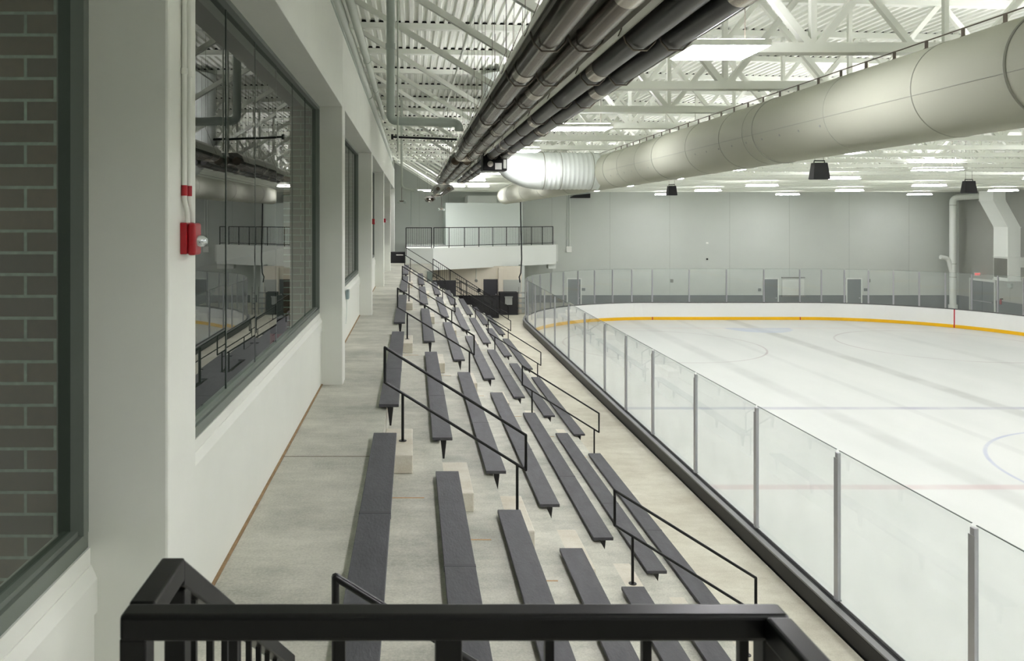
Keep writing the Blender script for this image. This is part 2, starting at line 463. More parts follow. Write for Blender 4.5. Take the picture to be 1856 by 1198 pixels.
# ------------------------------------------------------------------ back and right walls
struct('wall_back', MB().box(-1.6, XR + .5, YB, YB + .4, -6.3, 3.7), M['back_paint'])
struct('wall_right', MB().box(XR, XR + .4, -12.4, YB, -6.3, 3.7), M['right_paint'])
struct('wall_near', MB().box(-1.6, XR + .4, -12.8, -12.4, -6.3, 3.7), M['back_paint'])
struct('trim_back_wainscot', MB().box(7.5, XR, YB - .012, YB + .01, FAR, -4.78), M['wainscot'])
struct('trim_right_wainscot', MB().box(XR - .012, XR + .01, -12, YB, FAR, -4.78), M['wainscot'])
j = MB()
for x in (.4, 2.2, 8.6, 12.2, 15.9, 19.6, 23.3, 27.0, 30.7): j.box(x, x + .018, YB - .006, YB + .01, -4.76, 2.4)
struct('trim_back_joint', j, mat('wall_seam', srgb(170, 175, 168), .7))
j = MB()
for y in (40.0, 43.7): j.box(XR - .006, XR + .01, y, y + .02, -4.76, 2.4)
struct('trim_right_joint', j, bpy.data.materials['wall_seam'])

# ------------------------------------------------------------------ roof deck and joists
def ztop(x): return 3.38 - .021 * x
DX0, DX1 = -1.25, 34.4
prof = []; x = DX0; h = .045
while x < DX1:
    for dx, up in ((0, 0), (.055, 0), (.07, 1), (.135, 1), (.15, 0)):
        prof.append((x + dx, ztop(x + dx) + (h if up else 0)))
    x += .15
seen = []
for p in prof:
    if not seen or abs(p[0] - seen[-1][0]) > 1e-4: seen.append(p)
top = [(seen[-1][0], ztop(seen[-1][0]) + .25), (seen[0][0], ztop(seen[0][0]) + .25)]
d = MB(); n = len(seen)
for y in (-12.6, YB + .1):
    d.v += [Vector((p[0], y, p[1])) for p in seen]
d.f += [[i, i + 1, n + i + 1, n + i] for i in range(n - 1)]
d.add([(DX0 - .4, -12.7, ztop(DX0) + .08), (DX1, -12.7, ztop(DX1) + .08), (DX1, YB + .2, ztop(DX1) + .08), (DX0 - .4, YB + .2, ztop(DX0) + .08),
       (DX0 - .4, -12.7, ztop(DX0) + .2), (DX1, -12.7, ztop(DX1) + .2), (DX1, YB + .2, ztop(DX1) + .2), (DX0 - .4, YB + .2, ztop(DX0) + .2)],
      [(0, 1, 2, 3), (4, 5, 6, 7), (0, 1, 5, 4), (1, 2, 6, 5), (2, 3, 7, 6), (3, 0, 4, 7)])
struct('ceiling', d, M['deck'])

BC0, BC1 = 1.55, 1.62              # bottom chord
nodes = [1.77] + [3.78 + 2.667 * i for i in range(11)] + [32.9]
def joist_web(kind, i):
    m = MB(); xb = nodes[i]; zb = (BC0 + BC1) / 2
    if kind == 'v': m.bar((xb, 0, zb), (xb, 0, ztop(xb) - .05), .055, .055)
    else:
        xt = xb + (1.335 if kind == 'r' else -1.335)
        m.bar((xb, 0, zb), (xt, 0, ztop(xt) - .05), .07, .07)
    return m
def make_joist(y, label, split):
    t = thing('roof_joist', label, 'roof joist', (0, y, 0), 'white steel roof joists')
    m = MB()
    m.add([(-1.1, -.065, ztop(-1.1) - .1), (33.8, -.065, ztop(33.8) - .1), (33.8, .065, ztop(33.8) - .1), (-1.1, .065, ztop(-1.1) - .1),
           (-1.1, -.065, ztop(-1.1)), (33.8, -.065, ztop(33.8)), (33.8, .065, ztop(33.8)), (-1.1, .065, ztop(-1.1))],
          [(0, 1, 2, 3), (4, 5, 6, 7), (0, 1, 5, 4), (1, 2, 6, 5), (2, 3, 7, 6), (3, 0, 4, 7)])
    m.build('top_chord', M['steel_white'], t, local=True)
    b = MB().box(1.70, 33.7, -.075, .075, BC0, BC0 + .014).box(1.70, 33.7, -.05, -.036, BC0, BC0 + .1).box(1.70, 33.7, .036, .05, BC0, BC0 + .1)
    b.build('bottom_chord', M['steel_white'], t, local=True)
    MB().bar((-1.05, 0, ztop(-1) - .06), (1.8, 0, (BC0 + BC1) / 2), .075, .075).build('end_diagonal', M['steel_white'], t, local=True)
    MB().box(-1.0, 33.7, .02, .05, 0, .0) if False else None
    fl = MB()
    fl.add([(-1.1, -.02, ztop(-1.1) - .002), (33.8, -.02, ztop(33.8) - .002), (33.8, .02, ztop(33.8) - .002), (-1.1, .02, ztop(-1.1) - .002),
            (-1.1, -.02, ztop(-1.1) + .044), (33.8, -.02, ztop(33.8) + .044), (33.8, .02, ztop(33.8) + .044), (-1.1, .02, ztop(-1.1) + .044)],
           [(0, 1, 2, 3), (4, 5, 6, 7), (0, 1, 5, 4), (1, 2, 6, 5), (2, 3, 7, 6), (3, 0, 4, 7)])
    fl.build('flute_shade_strip', M['flute_shade'], t, local=True)  # dark strip put in for the shaded gaps between joist and deck
    allw = MB()
    for i in range(len(nodes)):
        for k in ('v', 'l', 'r'):
            if i == 0 and k == 'l': continue
            if i == len(nodes) - 1 and k != 'l': continue
            mb = joist_web(k, i)
            if split: mb.build('web_member', M['steel_white'], t, local=True)
            else: allw.add([tuple(v) for v in mb.v], mb.f)
    if not split: allw.build('web', M['steel_white'], t, local=True)
    for c in t['_o'].children:      # meshes were written relative to the eye level
        pass
    return t['_o']
jy = [7.3 + 2.05 * k for k in range(-2, 20)]
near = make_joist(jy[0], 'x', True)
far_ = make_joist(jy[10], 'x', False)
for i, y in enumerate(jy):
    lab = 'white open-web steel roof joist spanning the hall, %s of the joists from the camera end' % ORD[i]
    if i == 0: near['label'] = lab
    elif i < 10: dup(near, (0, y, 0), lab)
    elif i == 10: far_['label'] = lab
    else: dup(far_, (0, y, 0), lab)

# ------------------------------------------------------------------ ice and boards
def rr(off, n=14):
    """rounded outline of the rink grown by off, counter-clockwise from the near left"""
    pts = []
    for cx, cy, a0 in ((RXR - RR, RY0 + RR, -90), (RXR - RR, RY1 - RR, 0), (RXL + RR, RY1 - RR, 90), (RXL + RR, RY0 + RR, 180)):
        for i in range(n + 1):
            a = math.radians(a0 + 90 * i / n)
            pts.append((cx + (RR + off) * math.cos(a), cy + (RR + off) * math.sin(a)))
    return pts
ice = struct('floor_ice', MB().prism(rr(-.005, 24), -6.06, ICE), M['ice'])
def band(off0, off1, z0, z1, n=24):
    a, b = rr(off0, n), rr(off1, n); k = len(a); m = MB()
    vs = [(p[0], p[1], z0) for p in a] + [(p[0], p[1], z1) for p in a] + [(p[0], p[1], z0) for p in b] + [(p[0], p[1], z1) for p in b]
    fs = []
    for i in range(k):
        q = (i + 1) % k
        fs += [(i, q, k + q, k + i), (2 * k + i, 2 * k + q, 3 * k + q, 3 * k + i), (k + i, k + q, 3 * k + q, 3 * k + i), (i, q, 2 * k + q, 2 * k + i)]
    return m.add(vs, fs)
BT = -4.98
t = thing('rink_boards', 'white hockey boards with yellow kick plate and black top around the ice', 'rink boards', (RXL, 20, ICE))
band(0, .03, -5.83, BT - .015).build('dasher_board', M['board'], t)
band(-.012, .03, -6.005, -5.83).build('kick_plate', M['yellow'], t)
band(.03, .17, -6.0, BT - .02).build('board_back', M['black'], t)
band(-.015, .075, BT - .02, BT).build('cap_rail', M['black_matte'], t)
band(.075, .165, BT - .02, BT + .006).build('outer_ledge', M['dark_cap'], t)
band(.012, .022, BT, BT + .035).build('glass_channel', M['dark_cap'], t)
def rline(px, py, ang):            # red mark on the board face
    m = MB(); c, s_ = math.cos(ang), math.sin(ang)
    return m
for (x, w_, z0, z1, lab) in ((14.12, .05, -6.0, -5.83, 0), (22.82, .05, -6.0, -5.83, 0)):
    MB().box(x - w_ / 2, x + w_ / 2, RY1 - .02, RY1 - .011, z0, z1).build('red_mark', M['red_line'], t)
a = math.asin((42.2 - (RY1 - RR)) / RR); gx = RXR - RR + (RR - .008) * math.cos(a); gy = RY1 - RR + (RR - .008) * math.sin(a)
tx, ty = -math.sin(a), math.cos(a)
g = MB()
for z0, z1, o_ in ((-6.0, -5.83, .014), (-5.83, BT - .02, 0)):
    px, py = gx - o_ * math.cos(a), gy - o_ * math.sin(a)
    g.add([(px - tx * .03, py - ty * .03, z0), (px + tx * .03, py + ty * .03, z0), (px + tx * .03, py + ty * .03, z1), (px - tx * .03, py - ty * .03, z1),
           (px - tx * .03 + .01, py - ty * .03 + .01, z0), (px + tx * .03 + .01, py + ty * .03 + .01, z0), (px + tx * .03 + .01, py + ty * .03 + .01, z1), (px - tx * .03 + .01, py - ty * .03 + .01, z1)],
          [(0, 1, 2, 3), (4, 5, 6, 7), (0, 1, 5, 4), (1, 2, 6, 5), (2, 3, 7, 6), (3, 0, 4, 7)])
g.build('goal_line_mark', M['red_line'], t)

# glass posts: list of (x, y, heading)  heading = outward normal angle
GO = .02
posts = []
for y in (5.10, 7.565, 9.99, 12.35, 15.0, 17.67, 19.9, 22.1, 24.67, 27.2, 29.86, 32.2, 34.65, 36.9):
    posts.append((RXL - GO, y, math.pi, 'side'))
for i in range(1, 11):
    a = math.pi - i * math.pi / 2 / 11
    posts.append((RXL + RR + (RR + GO) * math.cos(a), RY1 - RR + (RR + GO) * math.sin(a), a, 'near corner'))
for x in (14.12, 16.3, 18.5, 20.7, 22.82): posts.append((x, RY1 + GO, math.pi / 2, 'end'))
for i in range(1, 11):
    a = math.pi / 2 - i * math.pi / 2 / 11
    posts.append((RXR - RR + (RR + GO) * math.cos(a), RY1 - RR + (RR + GO) * math.sin(a), a, 'far corner'))
GH = 1.94
pm = MB().box(-.028, .028, -.022, .022, 0, GH - .03)
pm.box(-.045, .045, -.03, -.022, 0, GH - .10)
pm.box(-.035, .035, -.04, .03, -.0, .02)
cnt = {}
where = {'side': 'along the seating side boards, %s from the camera',
         'near corner': 'round the corner beyond the bleachers, %s from the side boards',
         'end': 'behind the goal, %s from the bleacher side',
         'far corner': 'round the corner with the red goal line, %s from the goal'}
proto = None
for (x, y, a, w_) in posts:
    if proto is None:
        proto = pm.build('glass_post', M['alu'], None, local=True)
        o = proto
    else:
        o = proto.copy(); C.objects.link(o)
    i = cnt.get(w_, 0); cnt[w_] = i + 1
    o.location = (x, y, EYE + BT + .036); o.rotation_euler = (0, 0, a + math.pi / 2)
    tag(o, 'aluminium glass post ' + where[w_] % ORD[i], 'post', 'glass posts on the boards')
cnt = {}
ring_ = [(RXL - GO, 2.65, math.pi, 'side')] + posts
for i in range(len(ring_) - 1):
    (x0, y0, a0, w0), (x1, y1, a1, w1) = ring_[i], ring_[i + 1]
    L = math.hypot(x1 - x0, y1 - y0)
    m = MB().box(.042, L - .042, -.006, .006, .0, GH)
    o = m.build('rink_glass', M['rink_glass'], None, local=True)
    o.location = (x0, y0, EYE + BT + .037); o.rotation_euler = (0, 0, math.atan2(y1 - y0, x1 - x0))
    k = cnt.get(w1, 0); cnt[w1] = k + 1
    tag(o, 'clear rink glass pane ' + where[w1] % ORD[k], 'glass pane', 'rink glass panes')
    e = MB().box(.034, L - .034, -.007, .007, GH, GH + .008).build('polished_edge', M['glass_edge'], None, local=True)
    e.parent = o

# ------------------------------------------------------------------ benches
SEC = [3.94, 9.5, 16.98, 24.35, 31.6]
BL = 6.1
def make_bench(BL=BL):
    t = thing('bleacher_bench', 'x', 'bench', (0, 0, 0), 'dark grey bleacher benches')
    SP = .37 if BL > 5 else .48
    for a, b in ((0, BL * SP), (BL * SP + .004, BL)):
        MB().box(-.122, .122, a, b, -.038, 0).build('seat_plank', M['bench'], t, bevel=.004, local=True)
    MB().box(-.124, .124, BL * SP - .02, BL * SP + .024, -.045, .0015).build('splice_strip', M['splice'], t, bevel=.001, local=True)
    for y in (.12, BL * .26, BL * .51, BL * .76, BL - .12):
        m = MB()
        m.prism([(-.03, -.045), (.05, -.045), (.05, -.09), (.028, -.29), (.006, -.29), (-.02, -.07)], y - .025, y + .025, 'y')
        m.box(-.10, .10, y - .03, y + .03, -.046, -.038)
        m.build('bracket', M['bracket'], t, local=True)
    return t['_o']
bench = make_bench()
rows = ['top row', 'second row from the top', 'third row from the top', 'middle row', 'third row from the bottom', 'second row from the bottom', 'bottom row']
secs = ['section nearest the camera', 'section past the first aisle', 'section past the second aisle', 'section past the third aisle', 'section at the far end']
short = make_bench(4.3)
first = True
for s_, y in enumerate(SEC):
    for r in range(7):
        loc = (NX[r] + .032, y, Z1 - r * RISE + .065)
        lab = 'long dark grey bleacher bench, %s, %s' % (rows[r], secs[s_])
        if s_ == 0 and r == 0: short.location = Vector(loc) + Vector((0, 0, EYE)); short['label'] = lab
        elif s_ == 1 and r == 0: bench.location = Vector(loc) + Vector((0, 0, EYE)); bench['label'] = lab
        else: dup(short if s_ == 0 else bench, loc, lab)

# ------------------------------------------------------------------ aisle step blocks and handrails
AIS = ['first aisle', 'second aisle', 'third aisle', 'fourth aisle', 'aisle past the last benches']
AY0 = 3.2
AY = [8.87, 16.34, 23.75, 31.05, 38.35]
proto = MB().box(0, .325, -.53, .53, 0, .205).build('step_block', M['block'], None, local=True, bevel=.012)
first = True
for i, y in enumerate(AY):
    for k in range(1, 7):
        o = proto if first else proto.copy()
        if not first: C.objects.link(o)
        first = False
        o.location = (NX[k - 1] + .001, y, EYE + T[k])
        tag(o, 'beige concrete step block in the %s, %s step down' % (AIS[i], ORD[k - 1]), 'step block', 'concrete step blocks in the aisles')
# handrails: loop in the x-z plane, slope as the steps
def make_rail():
    t = thing('aisle_handrail', 'x', 'handrail', (0, 0, 0), 'black aisle handrails')
    sl = -RISE / RUN; L = 1.62; hh = .40; r = .0165
    z0 = .868
    m = MB()
    m.tube([(0, 0, z0 - hh), (0, 0, z0)], r); m.tube([(L, 0, z0 - hh + sl * L), (L, 0, z0 + sl * L)], r)
    m.tube([(0, 0, z0), (L, 0, z0 + sl * L)], r); m.tube([(0, 0, z0 - hh), (L, 0, z0 - hh + sl * L)], r)
    for x in (0, L):
        for q in (0, hh): m.ring((x, 0, z0 - q + sl * x), .0001, r * 1.02, 'y', 8, 8)
    m.build('rail_loop', M['rail'], t, local=True, smooth=True)
    for x, zb in ((.205, -.205), (L - .10, -RISE * 2 - .205)):
        zt = z0 - hh + sl * x
        MB().tube([(x, 0, zb), (x, 0, zt)], r).build('post', M['rail'], t, local=True, smooth=True)
        MB().tube([(x, 0, zb), (x, 0, zb + .006)], .045, 16).build('foot_plate', M['rail'], t, local=True)
    return t['_o']
rail = make_rail(); first = True
for i, y in enumerate(AY):
    for k, wd in ((0, 'upper'), (4, 'lower')):
        loc = (NX[k] + .005, y, T[k])
        lab = 'black steel %s handrail in the %s' % (wd, AIS[i])
        if first: rail.location = Vector(loc) + Vector((0, 0, EYE)); rail['label'] = lab; first = False
        else: dup(rail, loc, lab)

dup(rail, (NX[0] + .005, AY0, T[0]), 'black steel handrail in the aisle closest to the camera, mostly behind the thick guard railing')
# ------------------------------------------------------------------ near platform (camera stands on it) with guard railing
PZ = -1.69
struct('floor_platform', MB().box(-1.29, .62, -1.5, 1.26, PZ - .12, PZ), M['concrete'])
st = MB()
for k in range(3): st.box(-1.28, -.40, 1.26 + .28 * k, 1.26 + .28 * (k + 1), Z1, PZ - .166 * (k + 1))
struct('floor_stair', st, M['concrete'])
t = thing('guard_railing', 'thick black guard railing across the near platform in front of the camera', 'railing', (0, 1.22, PZ))
A = .042; ht = -.617; yc = 1.24 - A / 2
XL, XRr = -.435, .566
m = MB().box(XL - A / 2, XRr + A / 2, yc - A / 2, yc + A / 2, ht - A, ht)
m.box(XRr - A / 2, XRr + A / 2, -1.3, yc - A / 2, ht - A, ht)
m.build('top_rail', M['rail'], t, bevel=.007, seg=3)
MB().box(XL - A / 2, XRr + A / 2, yc - A / 2, yc + A / 2, PZ + .08, PZ + .11).build('bottom_rail', M['rail'], t, bevel=.003)
MB().box(XRr - A / 2, XRr + A / 2, -1.3, yc - A / 2, PZ + .08, PZ + .11).build('bottom_rail', M['rail'], t, bevel=.003)
for x in (XL, .056, XRr):
    MB().box(x - A / 2, x + A / 2, yc - A / 2 + .001, yc + A / 2 - .001, PZ, ht - A * .9).build('post', M['rail'], t, bevel=.003)
MB().box(XRr - A / 2 + .001, XRr + A / 2 - .001, -1.3, -1.26, PZ, ht - A * .9).build('post', M['rail'], t)
pk = None
for x in (-.282, -.113, .215, .368, .52):
    MB().box(x - .007, x + .007, yc - .007, yc + .007, PZ + .1, ht - A * .9).build('picket', M['rail'], t)
for q in range(14):
    y = yc - .1 - q * .15
    MB().box(XRr - .007, XRr + .007, y - .007, y + .007, PZ + .1, ht - A * .9).build('picket', M['rail'], t)
# rail that leads down the platform steps
t = thing('stair_railing', 'black sloping stair railing that drops from the near platform to the concourse', 'railing', (XL, 1.3, Z1))
y1_, y2_ = 1.40, 2.72; sl = math.tan(math.radians(34.9)); z2_ = ht - (y2_ - y1_) * sl
def slab(x0, x1, ya, yb, za, zb, th):
    m = MB(); vs = [(x, y, z) for (y, z) in ((ya, za), (yb, zb)) for z in (z - th, z) for x in (x0, x1)]
    return m.add(vs, [(0, 1, 3, 2), (4, 6, 7, 5), (0, 4, 5, 1), (1, 5, 7, 3), (3, 7, 6, 2), (2, 6, 4, 0)])
g = MB().box(XL - A / 2, XL + A / 2, yc + A / 2, y1_ + .005, ht - A, ht - .0)
q = slab(XL - A / 2, XL + A / 2, y1_, y2_, ht, z2_, A * 1.2); g.add([tuple(v) for v in q.v], q.f)
g.build('top_rail', M['rail'], t, bevel=.004)
for y in (y1_ + .03, y2_ - .03):
    zt = ht - max(0, y - y1_) * sl - A
    zb = max(Z1, PZ - .166 * (int((y - 1.26) / .28) + 1)) if y < 2.1 else Z1
    MB().box(XL - A / 2 + .002, XL + A / 2 - .002, y - A / 2, y + A / 2, zb, zt).build('post', M['rail'], t, bevel=.003)
for i in range(9):
    y = y1_ + .13 + i * .13
    zt = ht - (y - y1_) * sl - A
    MB().box(XL - .007, XL + .007, y - .007, y + .007, zt - .85, zt).build('picket', M['rail'], t)
q = slab(XL - .015, XL + .015, y1_ + .04, y2_ - .05, ht - .86 - .03 * sl, ht - .86 - (y2_ - .09 - y1_) * sl, .03)
q.build('bottom_rail', M['rail'], t)

# ------------------------------------------------------------------ infrared tube heaters
def heater(name_label, xc, y0, y1, half, tubes, r, zt=1.15, tm='dark_metal', burner=False):
    t = thing('tube_heater', name_label, 'heater', (xc, (y0 + y1) / 2, zt), 'overhead tube heaters')
    prof = [(-half, -.01), (-half * .86, .10), (-half * .5, .17), (half * .5, .17), (half * .86, .10), (half, -.01)]
    inn = [(p[0] * .985, p[1] - .006) for p in prof][::-1]
    MB().prism([(xc + p[0], zt + p[1]) for p in prof + inn], y0, y1, 'y').build('reflector', M['reflector'], t)
    for x in tubes:
        MB().tube([(x, y0 + .02, zt), (x, y1, zt)], r, 24).build('heater_tube', M[tm], t, smooth=True)
        n = max(1, int((y1 - y0) / 3)); off = 0 if x == tubes[0] else .9
        for k in range(n):
            y = y0 + 2.2 + off + k * 3.05
            if y + .2 < y1: MB().tube([(x, y, zt), (x, y + .22, zt)], r * 1.05, 24).build('coupling', M['silver'], t, smooth=True)
    y = y0 + .45; k = 0
    while y < y1 - .1:
        m = MB()
        for x in tubes:
            m.tube([(x - r * 1.5, y, zt + .05), (x - r * 1.15, y, zt - r * .5), (x - r * .55, y, zt - r * 1.12), (x + r * .55, y, zt - r * 1.12), (x + r * 1.15, y, zt - r * .5), (x + r * 1.5, y, zt + .05)], .007, 6)
        m.tube([(tubes[0] - r * 1.5, y, zt + .05), (xc - half * 1.02, y, zt + .0)], .004, 6)
        m.build('hanger_bracket', M['wire'], t)
        if True:
            m = MB()
            for s_ in (-1, 1): m.tube([(xc + s_ * half * .96, y, zt + .03), (xc + s_ * half * .3, y, zt + .45), (xc + s_ * half * .3, y, 3.3)], .003, 6)
            m.build('hanger_wire', M['wire'], t)
        y += 1.28; k += 1
    if burner:
        bx = xc
        bb = MB().box(bx - .26, bx + .18, y1, y1 + .42, zt - .28, zt + .06).build('burner_box', M['black'], t, bevel=.01)
        for o in (MB().tube([(bx - .13, y1 - .03, zt - .16), (bx - .13, y1, zt - .16)], .055, 20).build('burner_fan', M['silver'], t),
                  MB().box(bx - .04, bx + .08, y1 - .012, y1, zt - .26, zt - .14).build('burner_panel', M['white_plastic'], t),
                  MB().box(bx + .11, bx + .16, y1 - .02, y1, zt - .24, zt - .08).build('burner_valve', M['white_plastic'], t)): o.parent = bb
    else:
        m = MB(); c = ((tubes[0] + tubes[-1]) / 2); R = abs(tubes[-1] - tubes[0]) / 2
        m.tube([(c - R * math.cos(q * math.pi / 10), y1 + R * math.sin(q * math.pi / 10) * 1.5, zt) for q in range(11)], r * 1.08, 16)
        m.build('return_bend', M['silver'], t, smooth=True)
    return t
heater('dark steel tube heater with silver couplings, the one closer to the windows', .98, .6, 14.35, .27, (.865, 1.1), .086)
heater('dark steel tube heater with black burner box, the one closer to the rink', 1.555, .6, 14.2, .25, (1.44, 1.665), .079, tm='dark_metal2', burner=True)
heater('shorter tube heater hanging past the first pair, closer to the windows', .98, 15.6, 24.5, .27, (.865, 1.1), .086)
heater('shorter tube heater hanging past the first pair, closer to the rink', 1.49, 15.6, 23.5, .21, (1.4, 1.58), .06, zt=1.12, tm='dark_metal2')
heater('small bright tube heater hanging near the far platform', 1.15, 29, 37, .42, (.95, 1.35), .075, zt=1.1)
heater('lowest tube heater hanging beside the far platform wall', .85, 38.5, 41.0, .3, (.75, .98), .08, zt=.93)

# ------------------------------------------------------------------ ducts
DXC, DZC, DR = 4.37, 1.035, .387
DY1 = 36.6
t = thing('air_duct', 'huge round cream air duct above the bleachers with a ribbed white cross branch', 'duct', (DXC, 20, DZC))
MB().tube([(DXC, .5, DZC), (DXC, 10, DZC), (DXC, 20, DZC), (DXC, DY1 - .12, DZC), (DXC, DY1 - .04, DZC), (DXC, DY1, DZC)],
          [DR, DR, DR, DR, DR * .93, DR * .6], 72).build('duct_body', M['duct'], t, smooth=True)
for y, r in ((4.1, .008), (5.2, .012), (6.18, .005), (7.5, .003), (9.07, .009), (9.35, .003), (10.06, .005), (11.3, .004), (12.9, .008), (13.9, .004), (15.1, .004), (16.2, .009), (21, .008), (25, .008), (29, .008), (33, .008)):
    MB().ring((DXC, y, DZC), DR, r, 'y', 64, 6).build('seam_band', M['duct_seam'], t, smooth=True)
MB().tube([(DXC - DR * .985, .5, DZC - .06), (DXC - DR * .985, 16, DZC - .06)], .004, 6).build('lengthwise_seam', M['duct_seam'], t)
MB().tube([(DXC, .3, 1.505), (DXC, 20, 1.505), (DXC, DY1, 1.505)], .006, 6).build('support_cable', M['wire'], t)
y = 2.2
clip = None
while y < 17:
    m = MB().box(DXC - .006, DXC + .006, y - .015, y + .015, DZC + DR - .01, 1.51).box(DXC - .012, DXC + .012, y - .02, y + .02, DZC + DR - .004, DZC + DR + .02)
    m.build('cable_clip', M['wire'], t); y += .437
m = MB()
for k in range(9):
    yy = 7.6 + k * .42
    a = math.radians(200)
    m.tube([(DXC + (DR - .004) * math.cos(a), yy, DZC + (DR - .004) * math.sin(a)), (DXC + (DR + .004) * math.cos(a), yy, DZC + (DR + .004) * math.sin(a))], .012, 10)
for k in range(7):
    yy = 13.2 + k * .5
    a = math.radians(207)
    m.tube([(DXC + (DR - .004) * math.cos(a), yy, DZC + (DR - .004) * math.sin(a)), (DXC + (DR + .004) * math.cos(a), yy, DZC + (DR + .004) * math.sin(a))], .012, 10)
m.build('air_hole', M['grey_bin'], t)
# cross duct
CY = 17.3
CR = .41
pts = []; rad = []
x = DXC - DR * .6; pts.append((x, CY, 1.05))
k = 0
while x > 2.85:
    x -= .02; k += 1; pts.append((x, CY, 1.05)); 
rad = [CR + (.007 if i % 5 in (0, 1) else 0) for i in range(len(pts))]
MB().tube(pts, rad, 56).build('spiral_branch', M['spiral'], t, smooth=True)
c = (2.83, 1.05 + .84)
pts = [(c[0] + .84 * math.cos(q), CY, c[1] + .84 * math.sin(q)) for q in [math.radians(-90 - i * 7.5) for i in range(13)]]
pts = [(pts[0][0] + .03, CY, 1.05)] + pts + [(pts[-1][0], CY, 3.2)]
MB().tube(pts, CR + .004, 48).build('elbow', M['spiral'], t, smooth=True)
for x, r in ((2.9, .012), (3.28, .006), (3.98, .008)):
    MB().ring((x, CY, 1.05), CR + .004, r, 'x', 56, 6).build('seam_band', M['duct_seam'], t, smooth=True)

# ------------------------------------------------------------------ pipes near the left wall
def pipe(label, segs, r, m='pipe', couplings=(), name='pipe'):
    t = thing(name, label, 'pipe', segs[0])
    MB().tube(segs, r, 18).build('pipe_run', M[m], t, smooth=True)
    for a, b in couplings:
        a = Vector(a); b = Vector(b)
        MB().tube([a, b], r * 1.22, 18).build('coupling', M[m], t, smooth=True)
    return t
def elbowed(pts, rad, n=6):
    out = [Vector(pts[0])]
    for i in range(1, len(pts) - 1):
        p0, p1, p2 = Vector(pts[i - 1]), Vector(pts[i]), Vector(pts[i + 1])
        a = p1 + (p0 - p1).normalized() * rad; b = p1 + (p2 - p1).normalized() * rad
        for k in range(n + 1):
            s_ = k / n; out.append(a * (1 - s_) ** 2 + p1 * 2 * s_ * (1 - s_) + b * s_ ** 2)
    out.append(Vector(pts[-1])); return out
pipe('white pipe running along the top of the window wall, outermost of the two', [(-.84, .5, 2.9), (-.84, 22.3, 2.9)], .06, couplings=[((-.84, y, 2.9), (-.84, y + .12, 2.9)) for y in (6, 14.2, 17.5)])
pipe('white pipe tight against the top of the window wall', [(-1.03, .5, 2.86), (-1.03, 38, 2.86)], .085, couplings=[((-1.03, y, 2.86), (-1.03, y + .12, 2.86)) for y in (9, 18)])
PY = 10.6; s_ = PY / 1400
X0, X1, ZB = (708 - 748) * s_, (832 - 748) * s_, (395 - 219) * s_
pipe('thick grey-green drain pipe dropping from the roof and bending toward the heaters',
     elbowed([(X0, PY, 3.35), (X0, PY, ZB), (X1, PY, ZB - .03), (X1, PY, ZB - .14)], .09), .058, 'pipe_dark',
     couplings=[((X0, PY, ZB + .98), (X0, PY, ZB + 1.06)), ((X1 - .28, PY, ZB - .022), (X1 - .1, PY, ZB - .027))])
pipe('thin white conduit beside the thick drain pipe', [(X0 + .1, PY - .1, 3.3), (X0 + .1, PY - .1, .9)], .012, 'pipe')
PY2 = 19.0; s_ = PY2 / 1400
pipe('slender white pipe that turns toward the heaters below the roof',
     elbowed([((728 - 748) * s_, PY2, 2.9), ((728 - 748) * s_, PY2, (395 - 341) * s_), ((785 - 748) * s_, PY2, (395 - 352) * s_)], .12), .03, 'pipe')
PY3 = 14.0; s_ = PY3 / 1400
t = pipe('black horizontal pipe with a flanged end near the window wall', [((711 - 748) * s_, PY3, (395 - 248) * s_), ((828 - 748) * s_, PY3, (395 - 253) * s_)], .02, 'black')
MB().tube([((709 - 748) * s_, PY3, (395 - 248) * s_), ((713 - 748) * s_, PY3, (395 - 248) * s_)], .05, 16).build('flange', M['black'], t)
t = thing('bridging_rod', 'thin white rod running the length of the hall between the sloping joist ends', 'bridging rod', (.70, 20, 2.44))
MB().tube([(.72, 1, 2.41), (.72, 46, 2.41)], .016, 8).build('rod_run', M['steel_white'], t)
# emergency spot heads hanging by the far left corner
for (px, py, Y, lab) in ((728, 365, 30, 'small twin-head lamp hanging on a thin rod near the window wall'), (800, 379, 38, 'small twin-head lamp hanging on a thin rod beside the platform room')):
    s_ = Y / 1400; x = (px - 748) * s_; z = (395 - py) * s_
    t = thing('hanging_lamp', lab, 'lamp', (x, Y, z))
    MB().tube([(x, Y, z), (x, Y, 3.2)], .012, 6).build('rod', M['wire'], t)
    MB().box(x - .1, x + .1, Y - .05, Y + .05, z - .02, z + .03).build('lamp_body', M['wire'], t)
    for q in (-.12, .12): MB().tube([(x + q, Y - .07, z - .04), (x + q, Y + .07, z)], .055, 12).build('lamp_head', M['pipe_dark'], t)

